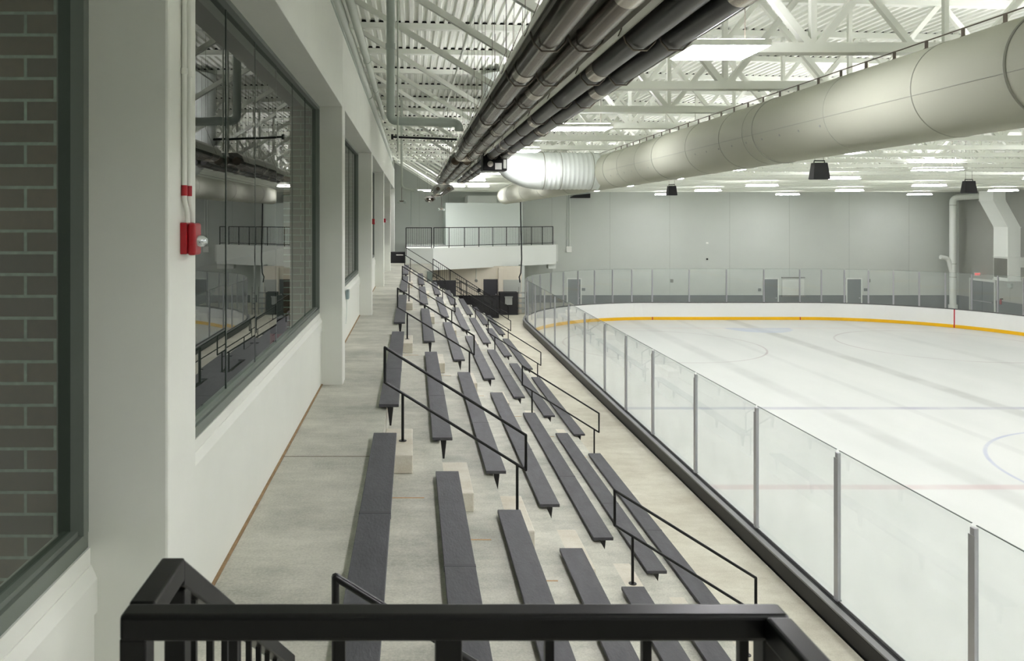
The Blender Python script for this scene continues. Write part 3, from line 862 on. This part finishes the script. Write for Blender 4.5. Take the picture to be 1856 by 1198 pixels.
# ------------------------------------------------------------------ ceiling lights
def make_light(wx_, wy, lamp='lamp'):
    t = thing('ceiling_light', 'x', 'ceiling light', (0, 0, 0), 'white ceiling light panels')
    hs = MB().box(-wx_ / 2, wx_ / 2, -wy / 2, wy / 2, .0, .05).build('housing', M['steel_white'], t, local=True)
    MB().box(-wx_ / 2 + .02, wx_ / 2 - .02, -wy / 2 + .015, -.02, -.012, -.001).build('diffuser', M[lamp], t, local=True)
    MB().box(-wx_ / 2 + .02, wx_ / 2 - .02, .02, wy / 2 - .015, -.012, -.001).build('diffuser', M[lamp], t, local=True)
    MB().box(-wx_ / 2 + .04, wx_ / 2 - .04, -wy / 2 + .04, wy / 2 - .04, .05, .06).build('uplight_fill', M[lamp.replace('lamp', 'upfill')], t, local=True)  # glowing top face, added to the fixture as fill for the ceiling
    for x in (-wx_ * .35, wx_ * .35):
        MB().tube([(x, 0, .06), (x, 0, 1.2)], .004, 6).build('hanger_wire', M['wire'], t, local=True)
    for ch in list(t['_o'].children):
        if ch.name.startswith(('diffuser', 'uplight')): ch.parent = hs
    return t['_o']
small = make_light(.66, .58); used_small = False
big = make_light(1.2, .5, 'lamp_ice'); used_big = False
mid = make_light(.98, .5); used_mid = False
dim = make_light(.95, .5, 'lamp_ice')
lights = []
for (x, y, z, k, lab) in (
    (2.66, 6.72, 1.44, 's', 'bright panel beside the nearest tube heaters'),
    (2.70, 12.45, 1.44, 'd', 'panel past the nearest bright one, beside the tube heaters'),
    (2.12, 15.9, 1.38, 'm', 'panel just in front of the white spiral duct'),
    (2.5, 25.0, 1.44, 'm', 'panel behind the spiral duct elbow, nearest one there'),
    (2.3, 29.6, 1.44, 'm', 'panel behind the spiral duct elbow, middle one'),
    (3.0, 35.2, 1.44, 'm', 'panel behind the spiral duct elbow, right-hand one of the lowest pair'),
    (1.9, 35.2, 1.44, 'm', 'panel behind the spiral duct elbow, left-hand one of the lowest pair'),
    (.6, 41.6, 1.44, 'm', 'panel nearest the platform room'),
    (2.7, 1.0, 1.44, 'm', 'panel over the near platform'), (2.7, -5, 1.44, 'm', 'panel behind the near platform')):
    lights.append((x, y, z, k, 'white ceiling light ' + lab))
rowsY = [-7, -1.2, 4.5, 10.2, 15.9, 21.5, 26.4, 32.3, 38.2, 44.5]
colsX = {8.6: 'first column from the bleachers', 14.6: 'second column from the bleachers', 21.6: 'third column from the bleachers', 29.2: 'column over the far boards'}
for cx, cl in colsX.items():
    for i, y in enumerate(rowsY[::-1]):
        if cx == 8.6 and i == 0: continue
        lights.append((cx, y, 1.34, 'b', 'long ceiling light over the ice, %s, %s from the back wall' % (cl, ORD[i])))
for (x, y, z, k, lab) in lights:
    src = {'s': small, 'm': mid, 'd': dim, 'b': big}[k]
    if src['label'] == 'x': src['label'] = lab; src.location = (x, y, z + EYE)
    else: dup(src, (x, y, z), lab)

# black hanging loudspeakers over the ice
def make_speaker():
    t = thing('hanging_loudspeaker', 'x', 'loudspeaker', (0, 0, 0), 'black loudspeakers over the ice')
    m = MB()
    a, b, h = .21, .16, .41
    vs = [(-a, -.14, 0), (a, -.14, 0), (a, .14, 0), (-a, .14, 0), (-b, -.10, h), (b, -.10, h), (b, .10, h), (-b, .10, h)]
    m.add(vs, [(0, 1, 2, 3), (4, 5, 6, 7), (0, 1, 5, 4), (1, 2, 6, 5), (2, 3, 7, 6), (3, 0, 4, 7)])
    m.build('cabinet', M['black_matte'], t, bevel=.015, local=True)
    q = MB().tube([(-.13, 0, h), (-.13, 0, h + .05), (.13, 0, h + .05), (.13, 0, h)], .016, 8); q.build('yoke', M['black'], t, local=True)
    m = MB()
    for x in (-.11, .11): m.tube([(x, 0, h + .05), (x, 0, 1.75)], .005, 6)
    m.build('hanger_wire', M['wire'], t, local=True)
    MB().box(-a + .03, a - .03, -.12, .12, -.006, .0).build('grille', M['black'], t, local=True)
    return t['_o']
sp = make_speaker()
for i, (px, py, Y, lab) in enumerate(((1485, 325, 19.2, 'largest, nearest the big duct'), (1217.5, 354, 33, 'smallest, closest to the bleacher side'), (1756, 350, 26.2, 'farthest from the bleachers, in front of the return duct'))):
    s_ = Y / 1400; loc = ((px - 748) * s_, Y, (395 - py) * s_)
    lab = 'black hanging loudspeaker, ' + lab
    if i == 0: sp.location = Vector(loc) + Vector((0, 0, EYE)); sp['label'] = lab
    else: dup(sp, loc, lab)

# ------------------------------------------------------------------ fire alarms on the columns
def alarm(y, label, scale=1):
    x0 = -.99
    t = thing('fire_alarm', label, 'fire alarm', (x0, y, -.16), 'red fire alarms on the columns')
    MB().box(x0, x0 + .028, y - .06, y + .06, -.155, -.02).build('back_box', M['red'], t, bevel=.004)
    hb = MB().box(x0 + .028, x0 + .062, y - .05, y + .05, -.16, -.022).build('horn_body', M['red'], t, bevel=.01)
    stb = MB().tube([(x0 + .055, y, -.10), (x0 + .085, y, -.10), (x0 + .10, y, -.10)], [.026, .024, .012], 14).build('strobe', M['chrome'], t, smooth=True); stb.parent = hb
    return t
alarm(3.345, 'red fire alarm horn with clear strobe on the nearest column')
alarm(18.9, 'small red fire alarm on the third column along the concourse')
alarm(26.6, 'tiny red fire alarm on the fourth column along the concourse')
t = thing('conduit', 'pair of thin white conduits with red tape dropping to the nearest fire alarm', 'conduit', (-.975, 3.35, -.02))
for y, yb in ((3.305, 3.32), (3.375, 3.385)):
    MB().tube(elbowed([(-.977, y, 2.6), (-.977, y, .07), (-.968, yb, .03), (-.968, yb, -.02)], .02), .011, 10).build('conduit_pipe', M['wall_paint'], t, smooth=True)
    MB().tube([(-.977, y, .095), (-.977, y, .14)], .0135, 12).build('red_tape', M['red'], t, smooth=True)
    MB().tube([(-.977, y, .615), (-.977, y, .64)], .015, 12).build('coupling', M['wall_paint'], t, smooth=True)
# small box on the sill wall past the second column
t = thing('outlet_box', 'small grey box with a cable on the sill wall past the second column', 'outlet box', (-1.27, 14.6, -1.55))
MB().box(-1.275, -1.22, 14.7, 14.95, -1.55, -1.38).build('box_body', mat('box_grey', srgb(140, 158, 158), .5), t, bevel=.005)
MB().tube([(-1.262, 14.82, -1.55), (-1.262, 14.75, -1.8), (-1.262, 14.6, -2.0)], .006, 6).build('cable', M['pipe_dark'], t)
# bin inside the lobby
t = thing('waste_bin', 'black bin on a red stand behind the first big window', 'bin', (-1.68, 9.6, -1.6))
MB().tube([(-1.7, 9.75, -1.45), (-1.7, 9.75, -1.26), (-1.7, 9.75, -1.25)], [.1, .12, .125], 18).build('bin_body', M['black'], t, smooth=True)
MB().tube([(-1.7, 9.75, -1.6), (-1.7, 9.75, -1.45)], .1, 18).build('red_base', M['red'], t, smooth=True)

# ------------------------------------------------------------------ far end: platform, room, guard railings
PF = -1.57
struct('floor_far_platform', MB().prism([(-.37, 40.0), (1.06, 40.0), (8.45, 45.5), (8.45, YB), (-.37, YB)], PF - 1.03, PF), M['white_paint'])
ax, ay, bx, by = 1.06, 40.0, 8.45, 45.5
Lf = math.hypot(bx - ax, by - ay); ux, uy = (bx - ax) / Lf, (by - ay) / Lf
struct('wall_platform_fascia', MB().prism([(ax, ay - .02), (bx, by - .02), (bx, by + .2), (ax, ay + .2)], PF - 1.14, PF - .001), M['white_paint'])
struct('wall_platform_side', MB().box(-.37, 1.06, 39.97, 40.0, Z1 - .3, PF), M['back_paint'])
struct('wall_platform_return', MB().box(8.452, 8.6, 45.7, YB, PF - 1.0, PF - .01), M['white_paint'])
struct('wall_platform_room', MB().box(1.88, 6.25, 44.0, YB, PF, .86), M['room_paint'])
struct('wall_platform_room_top', MB().box(3.2, 4.9, 45.0, YB, .86, 1.3), M['white_paint'])
struct('wall_under_platform', MB().box(1.0, 6.0, 42.5, 42.7, FL, -2.66), M['lower_wall'])
struct('wall_under_platform_side', MB().box(6.0, 6.15, 42.5, YB, FL, -2.62), M['back_paint'])
struct('wall_terrace_end', MB().box(1.0, 2.2, 39.2, 39.35, FL, T[2]), M['black_matte'])
t = thing('partition', 'low black partition beside the lower walkway under the far platform', 'partition', (3.4, 40.2, FL))
MB().box(2.25, 4.5, 40.3, 40.4, FL, FL + 1.15).build('partition_panel', M['black_matte'], t)
MB().box(2.2, 4.55, 40.28, 40.42, FL + 1.15, FL + 1.18).build('partition_cap', M['black'], t)

def picket_rail(t, p0, p1, posts, npick, hgt, m='rail', slope=0, r=.02, pr=.008):
    """railing from p0 to p1 (tops), vertical members; posts = fractions"""
    p0 = Vector(p0); p1 = Vector(p1)
    MB().bar(p0, p1, r * 2).build('top_rail', M[m], t)
    q0, q1 = p0 - Vector((0, 0, hgt - .1)), p1 - Vector((0, 0, hgt - .1))
    MB().bar(q0, q1, r * 1.6).build('bottom_rail', M[m], t)
    for f_ in posts:
        p = p0.lerp(p1, f_)
        MB().bar(p, p - Vector((0, 0, hgt)), r * 2, up=(0, 1, 0)).build('post', M[m], t)
    for i in range(npick):
        p = p0.lerp(p1, (i + .5) / npick)
        MB().bar(p, p - Vector((0, 0, hgt - .1)), pr * 1.6, up=(0, 1, 0)).build('picket', M[m], t)
t = thing('guard_railing', 'long black picket guard railing along the white edge of the far platform', 'railing', (4.7, 42.8, PF))
picket_rail(t, (ax + .03, ay + .09, PF + 1.06), (bx - .2, by - .05, PF + 1.06), [0, .115, .235, .35, .465, .58, .69, .8, .9, 1], 72, 1.06, pr=.006)
t = thing('guard_railing', 'short black picket railing at the left corner of the far platform', 'railing', (.3, 40.1, PF))
picket_rail(t, (-.35, 40.05, PF + 1.06), (1.0, 40.05, PF + 1.06), [0, .98], 14, 1.06, pr=.009)
# stair railing under the platform
t = thing('stair_railing', 'black picket stair railing descending in front of the far platform', 'railing', (2.6, 39.3, FL))
picket_rail(t, (1.03, 39.28, -2.08), (4.25, 39.28, -4.15), [0, .27, .53, .8, 1], 30, .95, pr=.008, r=.018)
t = thing('guard_railing', 'level black picket railing on the lower landing below the far platform', 'railing', (1.9, 39.0, FL))
picket_rail(t, (1.12, 39.9, -3.35), (2.5, 39.9, -3.35), [0, 1], 12, .95, pr=.008, r=.018)
t = thing('stair_handrail', 'thin black double handrail running down to the walkway floor', 'handrail', (4, 39.6, FL))
MB().tube([(2.2, 39.55, -3.1), (4.9, 39.55, -4.5)], .02, 8).build('rail', M['rail'], t)
MB().tube([(2.2, 39.55, -3.5), (4.9, 39.55, -4.9)], .02, 8).build('rail', M['rail'], t)
MB().tube([(4.9, 39.55, FL), (4.9, 39.55, -4.5)], .02, 8).build('post', M['rail'], t)

# things on and under the platform
t = thing('storage_box', 'black storage box with white handle at the far end of the concourse', 'storage box', (-.8, 40.6, Z1))
MB().box(-1.18, -.40, 40.3, 41.0, Z1, Z1 + .57).build('box_body', M['black_matte'], t, bevel=.01)
MB().box(-.86, -.5, 40.27, 40.3, Z1 + .4, Z1 + .45).build('handle', M['white_plastic'], t)
t = thing('bin', 'dark bin standing beside the far platform railing', 'bin', (.95, 38.7, T[2]))
MB().box(.72, 1.0 - .02, 38.55, 38.95, T[2] + .0, T[2] + .5).build('bin_body', mat('bin_green', srgb(96, 108, 100), .6), t, bevel=.01)
Y = 42.5; s_ = Y / 1400
def dx(px): return (px - 748) * s_
def door(name, x0, x1, y, z0, z1, m='grey_door', light='white_paint', axis='x', knob=True):
    e = bpy.data.objects.new(name, None); C.objects.link(e); e.location = (x0, y, EYE + z0); e['kind'] = 'structure'
    P = {'_o': e, '_loc_v': Vector((x0, y, EYE + z0))}
    fr = MB().box(x0 - .07, x0, y - .05, y, z0, z1 + .07).box(x1, x1 + .07, y - .05, y, z0, z1 + .07).box(x0, x1, y - .05, y, z1, z1 + .07)
    fr.build('door_frame', M[light], P)
    MB().box(x0, x1, y - .03, y, z0, z1).build('door_leaf', M[m], P)
    if knob: MB().box(x1 - .13, x1 - .05, y - .06, y - .03, z0 + 1.0, z0 + 1.05).build('door_handle', M['alu'], P)
    return P
door('door_1', dx(876), dx(902), 42.5, FL, (395 - 506) * s_, 'dark_door', 'lower_wall')
struct('trim_pilaster', MB().box(dx(903), dx(911), 42.3, 42.5, FL, -2.75), M['lower_wall'])
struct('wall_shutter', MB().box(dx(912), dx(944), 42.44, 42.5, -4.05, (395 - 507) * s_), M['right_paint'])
t = thing('storage_cabinet', 'black cabinet with a grey bin front at the end of the lower walkway', 'cabinet', (5.3, 41.8, FL))
MB().box(dx(905) * .985, dx(938) * .985, 41.6, 42.3, FL, FL + 1.2).build('cabinet_body', M['black_matte'], t, bevel=.01)
MB().box(dx(915) * .98, dx(928) * .98, 41.55, 41.6, FL + .55, FL + .95).build('bin_front', M['grey_bin'], t)
MB().box(dx(914) * .98, dx(929) * .98, 41.5, 41.6, FL + .95, FL + 1.0).build('bin_lid', M['grey_bin'], t)
t = thing('metal_rack', 'small clutter of grey metal frames beside the black cabinet', 'metal frames', (5.75, 41.9, FL))
for k in range(4):
    z = FL + .3 + k * .28
    MB().box(5.72, 6.1, 41.6 + .05 * k, 42.0, z, z + .05).build('frame_shelf', M['grey_bin'], t)
for x in (5.72, 6.07): MB().box(x, x + .03, 41.7, 41.73, FL, FL + 1.5).build('upright', M['grille'], t)
t = thing('wall_bell', 'small dark round bell on the wall left of the black door', 'bell', (dx(863), 42.45, -3.0))
MB().tube([(dx(863), 42.5, -3.45), (dx(863), 42.40, -3.45)], .08, 16).build('bell_dome', M['grille'], t)
MB().tube([(dx(863), 42.47, -3.4), (dx(863), 42.47, -2.75)], .015, 8).build('conduit_pipe', M['pipe'], t)
t = thing('gauge_stand', 'small round black stand-mounted gauge beside the stair railing', 'gauge stand', (3.5, 40.9, FL))
MB().tube([(3.5, 40.9, FL), (3.5, 40.9, -3.95)], .025, 10).build('stand_pole', M['pipe_dark'], t)
MB().tube([(3.5, 40.95, -3.83), (3.5, 40.8, -3.83)], .1, 16).build('gauge_head', M['black'], t)
t = thing('hanging_cable', 'thick dark cable hanging down past the right end of the white platform edge', 'cable', (5.8, 40.9, -2.9))
s_ = 41 / 1400
MB().tube([((x - 748) * s_, 41, (395 - y) * s_) for x, y in ((943.5, 366), (944, 400), (945, 440), (945.5, 470), (944, 495), (941, 502), (942.5, 512))], .035, 8).build('cable_run', M['black'], t, smooth=True)
t = thing('beam_bracket', 'small grey bracket under the end of the white platform edge', 'bracket', (8.3, 45.5, -3.1))
MB().box(8.0, 8.45, 45.6, 46.2, PF - 1.42, PF - 1.14).build('bracket_body', M['white_paint'], t)

# ------------------------------------------------------------------ back wall details
s_ = YB / 1400
def bx_(px): return (px - 748) * s_
def bz_(py): return (395 - py) * s_
door('door_2', bx_(1029), bx_(1052), YB, FAR, bz_(506), 'grey_door')
door('door_3', bx_(1384), bx_(1409), YB, FAR, bz_(506), 'grey_door')
door('door_4', bx_(1535), bx_(1560), YB, FAR, bz_(506), 'grey_door')
e = MB().box(bx_(1417), bx_(1457), YB - .04, YB, bz_(535), bz_(504)); struct('trim_shutter', e, M['white_paint'])
e = MB()
for k in range(12): e.box(bx_(1417), bx_(1457), YB - .05, YB - .04, bz_(535) + k * .088, bz_(535) + k * .088 + .006)
struct('trim_shutter_slat', e, M['right_paint'])
e = MB().box(bx_(1416), bx_(1458), YB - .09, YB, bz_(504), bz_(502)).box(bx_(1416), bx_(1458), YB - .12, YB, bz_(537), bz_(535)); struct('trim_shutter_frame', e, M['grille'])
for i, (px, py, w_, h_, m_, lab) in enumerate((
    (1057.5, 524.5, 6, 5, 'wainscot', 'small dark sign plate beside the grey door by the bleacher corner'),
    (1376.5, 525, 5, 5, 'wainscot', 'small dark sign plate left of the middle grey door'),
    (1568.5, 525, 6, 5, 'wainscot', 'small dark sign plate right of the far grey door'),
    (1281.5, 440.5, 4, 3, 'white_plastic', 'tiny white sensor high on the back wall'),
    (1281.5, 469.5, 3, 3, 'black', 'tiny black sensor on the back wall below the white one'),
    (1217.5, 509, 5, 6, 'grille', 'small grey bell on the back wall behind the glass'),
    (1574.5, 508.5, 5, 6, 'grille', 'small grey bell above the far grey door sign'))):
    o = MB().box(bx_(px - w_ / 2), bx_(px + w_ / 2), YB - .05, YB - .001, bz_(py + h_ / 2), bz_(py - h_ / 2)).build('wall_sign' if i < 3 else ('wall_sensor' if i < 5 else 'wall_bell'), M[m_], None, bevel=.01)
    tag(o, lab, 'sign' if i < 3 else ('sensor' if i < 5 else 'bell'))
t = thing('wall_conduit', 'white conduit pair dropping to a junction box on the back wall', 'conduit', (bx_(1031), YB - .05, bz_(457)))
for px in (1028.5, 1032.5): MB().tube([(bx_(px), YB - .04, bz_(447)), (bx_(px), YB - .04, bz_(352))], .03, 8).build('conduit_pipe', M['white_paint'], t)
MB().box(bx_(1026), bx_(1035.5), YB - .12, YB - .001, bz_(457), bz_(446.5)).build('junction_box', M['white_plastic'], t, bevel=.01)
o = MB().prism([(bx_(1031), bz_(359)), (bx_(1068), bz_(359)), (bx_(1068), bz_(351)), (bx_(1040), bz_(354))], YB - .3, YB - .001, 'y').build('wall_vent', M['black_matte'])
tag(o, 'black vent opening at the top of the back wall below the cream duct', 'vent')
# vertical conduit on the dim wall past the window columns
for px, y0_, y1_, lab in ((745, 408, 345, 'thin dark conduit on the back wall above the far platform railing'),):
    o = MB().tube([(bx_(px), YB - .03, bz_(y0_)), (bx_(px), YB - .03, bz_(y1_))], .02, 8).build('conduit', M['pipe_dark'])
    tag(o, lab, 'conduit')

# corner column pipe and return-air duct by the right wall
Y = 46.6; s_ = Y / 1400; px_ = (1727 - 748) * s_
t = thing('column_pipe', 'tall white pipe standing behind the boards in the far corner', 'pipe', (px_, Y, FAR))
MB().tube(elbowed([(px_, Y, FAR + .0), (px_, Y, (395 - 358) * s_), (px_ + 1.9, Y - 1.0, (395 - 355) * s_)], .3), .18, 24).build('pipe_run', M['white_paint'], t, smooth=True)
MB().tube([(px_, Y, FAR), (px_, Y, FAR + .75)], .24, 24).build('base_collar', M['white_paint'], t, smooth=True)
MB().tube(elbowed([(px_ - .75, Y, (395 - 466) * s_), (px_ - .28, Y, (395 - 468) * s_), (px_, Y, (395 - 500) * s_)], .25), .13, 20).build('branch_pipe', M['white_paint'], t, smooth=True)
for py in (372, 478, 502): MB().ring((px_, Y, (395 - py) * s_), .18, .015, 'z', 24, 6).build('pipe_band', M['duct_seam'], t, smooth=True)
t = thing('return_duct', 'big white boxy return-air duct with a grey grille in the far right corner', 'duct', (32.5, 42.3, -2.2))
Ys = 41.8
def rz(py, Y_=Ys): return (395 - py) * Y_ / 1400
def rx(px, Y_=Ys): return (px - 748) * Y_ / 1400
xa, xb = rx(1827), rx(1850)
MB().box(xa, xb, Ys, 42.85, rz(466), rz(412)).build('upper_box', M['white_paint'], t, bevel=.01)
MB().box(xa, xb, Ys, 42.85, rz(508), rz(467)).build('lower_box', M['white_paint'], t, bevel=.01)
MB().box(xa - .012, xa, Ys + .05, 42.8, rz(504), rz(469)).build('grille', M['grille'], t)
MB().box(xa - .03, xb + .03, Ys - .03, 42.88, rz(510), rz(508)).build('bottom_flange', M['white_paint'], t)
MB().box(xb, XR - .01, Ys + .1, 42.8, rz(485), rz(467)).build('wall_branch', M['white_paint'], t)
xt0, xt1 = rx(1800), rx(1823)
m = MB(); zt, zm, zb_ = rz(345), rz(363), rz(412)
vs = [(xa, Ys, zb_), (xb, Ys, zb_), (xb, 42.85, zb_), (xa, 42.85, zb_), (xt0, Ys, zm), (xt1, Ys, zm), (xt1, 42.85, zm), (xt0, 42.85, zm)]
m.add(vs, [(0, 1, 2, 3), (4, 5, 6, 7), (0, 1, 5, 4), (1, 2, 6, 5), (2, 3, 7, 6), (3, 0, 4, 7)])
m.build('slanted_section', M['white_paint'], t, bevel=.01)
MB().box(xt0, xt1, Ys, 42.85, zm + .005, zt).build('top_section', M['white_paint'], t, bevel=.01)
for z in (zm, zb_, rz(466.5)): 
    m = MB().box((xt0 if z == zm else xa) - .02, (xt1 if z == zm else xb) + .02, Ys - .02, 42.87, z - .015, z + .015); m.build('flange', M['white_paint'], t)
# right wall door and EXIT sign
e = bpy.data.objects.new('door_5', None); C.objects.link(e); e.location = (XR, 45, EYE + FAR); e['kind'] = 'structure'
P = {'_o': e, '_loc_v': Vector((XR, 45, EYE + FAR))}
ya, yb = XR * 1400 / (1803 - 748), XR * 1400 / (1760 - 748)
MB().box(XR - .05, XR, ya - .1, ya, FAR, -3.7).box(XR - .05, XR, yb, yb + .1, FAR, -3.7).box(XR - .05, XR, ya - .1, yb + .1, -3.75, -3.62).build('door_frame', M['white_paint'], P)
MB().box(XR - .03, XR, ya, (ya + yb) / 2 - .01, FAR, -3.75).build('door_leaf', M['grey_door'], P)
MB().box(XR - .03, XR, (ya + yb) / 2 + .01, yb, FAR, -3.75).build('door_leaf', M['grey_door'], P)
MB().box(XR - .06, XR - .03, ya + .15, yb - .15, FAR + 1.0, FAR + 1.06).build('push_bar', M['alu'], P)
ey = 46.0; ez = (395 - 497) * ey / 1400
t = thing('exit_sign', 'white exit sign with red letters above the double door in the far corner', 'sign', (XR - .1, ey, ez))
MB().box(XR - .36, XR - .02, ey - .03, ey + .03, ez - .10, ez + .10).build('sign_body', M['white_plastic'], t, bevel=.01)
MB().box(XR - .02, XR, ey - .03, ey + .03, ez - .05, ez + .05).build('sign_bracket', M['white_plastic'], t)
cu = bpy.data.curves.new('exit_letters', 'FONT'); cu.body = 'EXIT'; cu.size = .15; cu.extrude = .002; cu.align_x = 'CENTER'; cu.align_y = 'CENTER'
cu.materials.append(M['sign_red'])
tmp = bpy.data.objects.new('tmp_letters', cu); C.objects.link(tmp); bpy.context.view_layer.update()
me = bpy.data.meshes.new_from_object(tmp.evaluated_get(bpy.context.evaluated_depsgraph_get())); bpy.data.objects.remove(tmp)
if not me.materials: me.materials.append(M['sign_red'])
o = bpy.data.objects.new('sign_letters', me); C.objects.link(o); o.parent = t['_o']
o.location = (XR - .19 - (XR - .1), -.034, 0); o.rotation_euler = (math.pi / 2, 0, 0)
o = MB().box(XR - .1, XR - .001, 43.5, 43.8, -3.95, -3.7).build('wall_box', M['pipe_dark'], None, bevel=.01)
tag(o, 'small grey box on the right wall beside the double door', 'electrical box')
t = thing('fire_extinguisher', 'small red fire extinguisher on the right wall past the double door', 'fire extinguisher', (XR - .12, 44.2, -4.9))
MB().tube([(XR - .12, 44.25, -4.95), (XR - .12, 44.25, -4.7), (XR - .12, 44.25, -4.64)], [.055, .055, .02], 14).build('cylinder_body', M['red'], t, smooth=True)
MB().box(XR - .14, XR, 44.22, 44.28, -4.66, -4.62).build('valve', M['black'], t)

# ------------------------------------------------------------------ added lobby fill light, world, camera
l = bpy.data.lights.new('lobby_fill', 'AREA'); l.shape = 'RECTANGLE'; l.size = .6; l.size_y = 30; l.energy = 60; l.color = (1, 1, .96)  # unseen fill lamp, added to brighten the brick behind the windows
o = bpy.data.objects.new('lobby_fill', l); C.objects.link(o); o.location = (-3.5, 14, EYE + 1.55)
l.energy = 190
w = bpy.data.worlds.new('world'); bpy.context.scene.world = w; w.use_nodes = True
w.node_tree.nodes['Background'].inputs[0].default_value = (.9, .95, .9, 1); w.node_tree.nodes['Background'].inputs[1].default_value = .0

cam = bpy.data.cameras.new('camera'); co = bpy.data.objects.new('camera', cam); C.objects.link(co)
co.location = (0, 0, EYE); co.rotation_euler = (math.pi / 2, 0, 0)
cam.sensor_width = 36; cam.lens = 1400 / 1856 * 36
cam.shift_x = (928 - 748) / 1856; cam.shift_y = -(599 - 395) / 1856
cam.clip_start = .05; cam.clip_end = 200
cam.dof.use_dof = True; cam.dof.focus_distance = 10; cam.dof.aperture_fstop = 9
sc = bpy.context.scene; sc.camera = co
sc.view_settings.view_transform = 'Standard'; sc.view_settings.look = 'None'; sc.view_settings.gamma = 1
sc.view_settings.use_curve_mapping = False
sc.view_settings.exposure = 1.26
sc.cycles.use_adaptive_sampling = True; sc.cycles.adaptive_threshold = .02
sc.cycles.max_bounces = 9; sc.cycles.diffuse_bounces = 5; sc.cycles.glossy_bounces = 5; sc.cycles.transparent_max_bounces = 16
sc.cycles.caustics_reflective = False; sc.cycles.caustics_refractive = False
sc.cycles.sample_clamp_indirect = 6
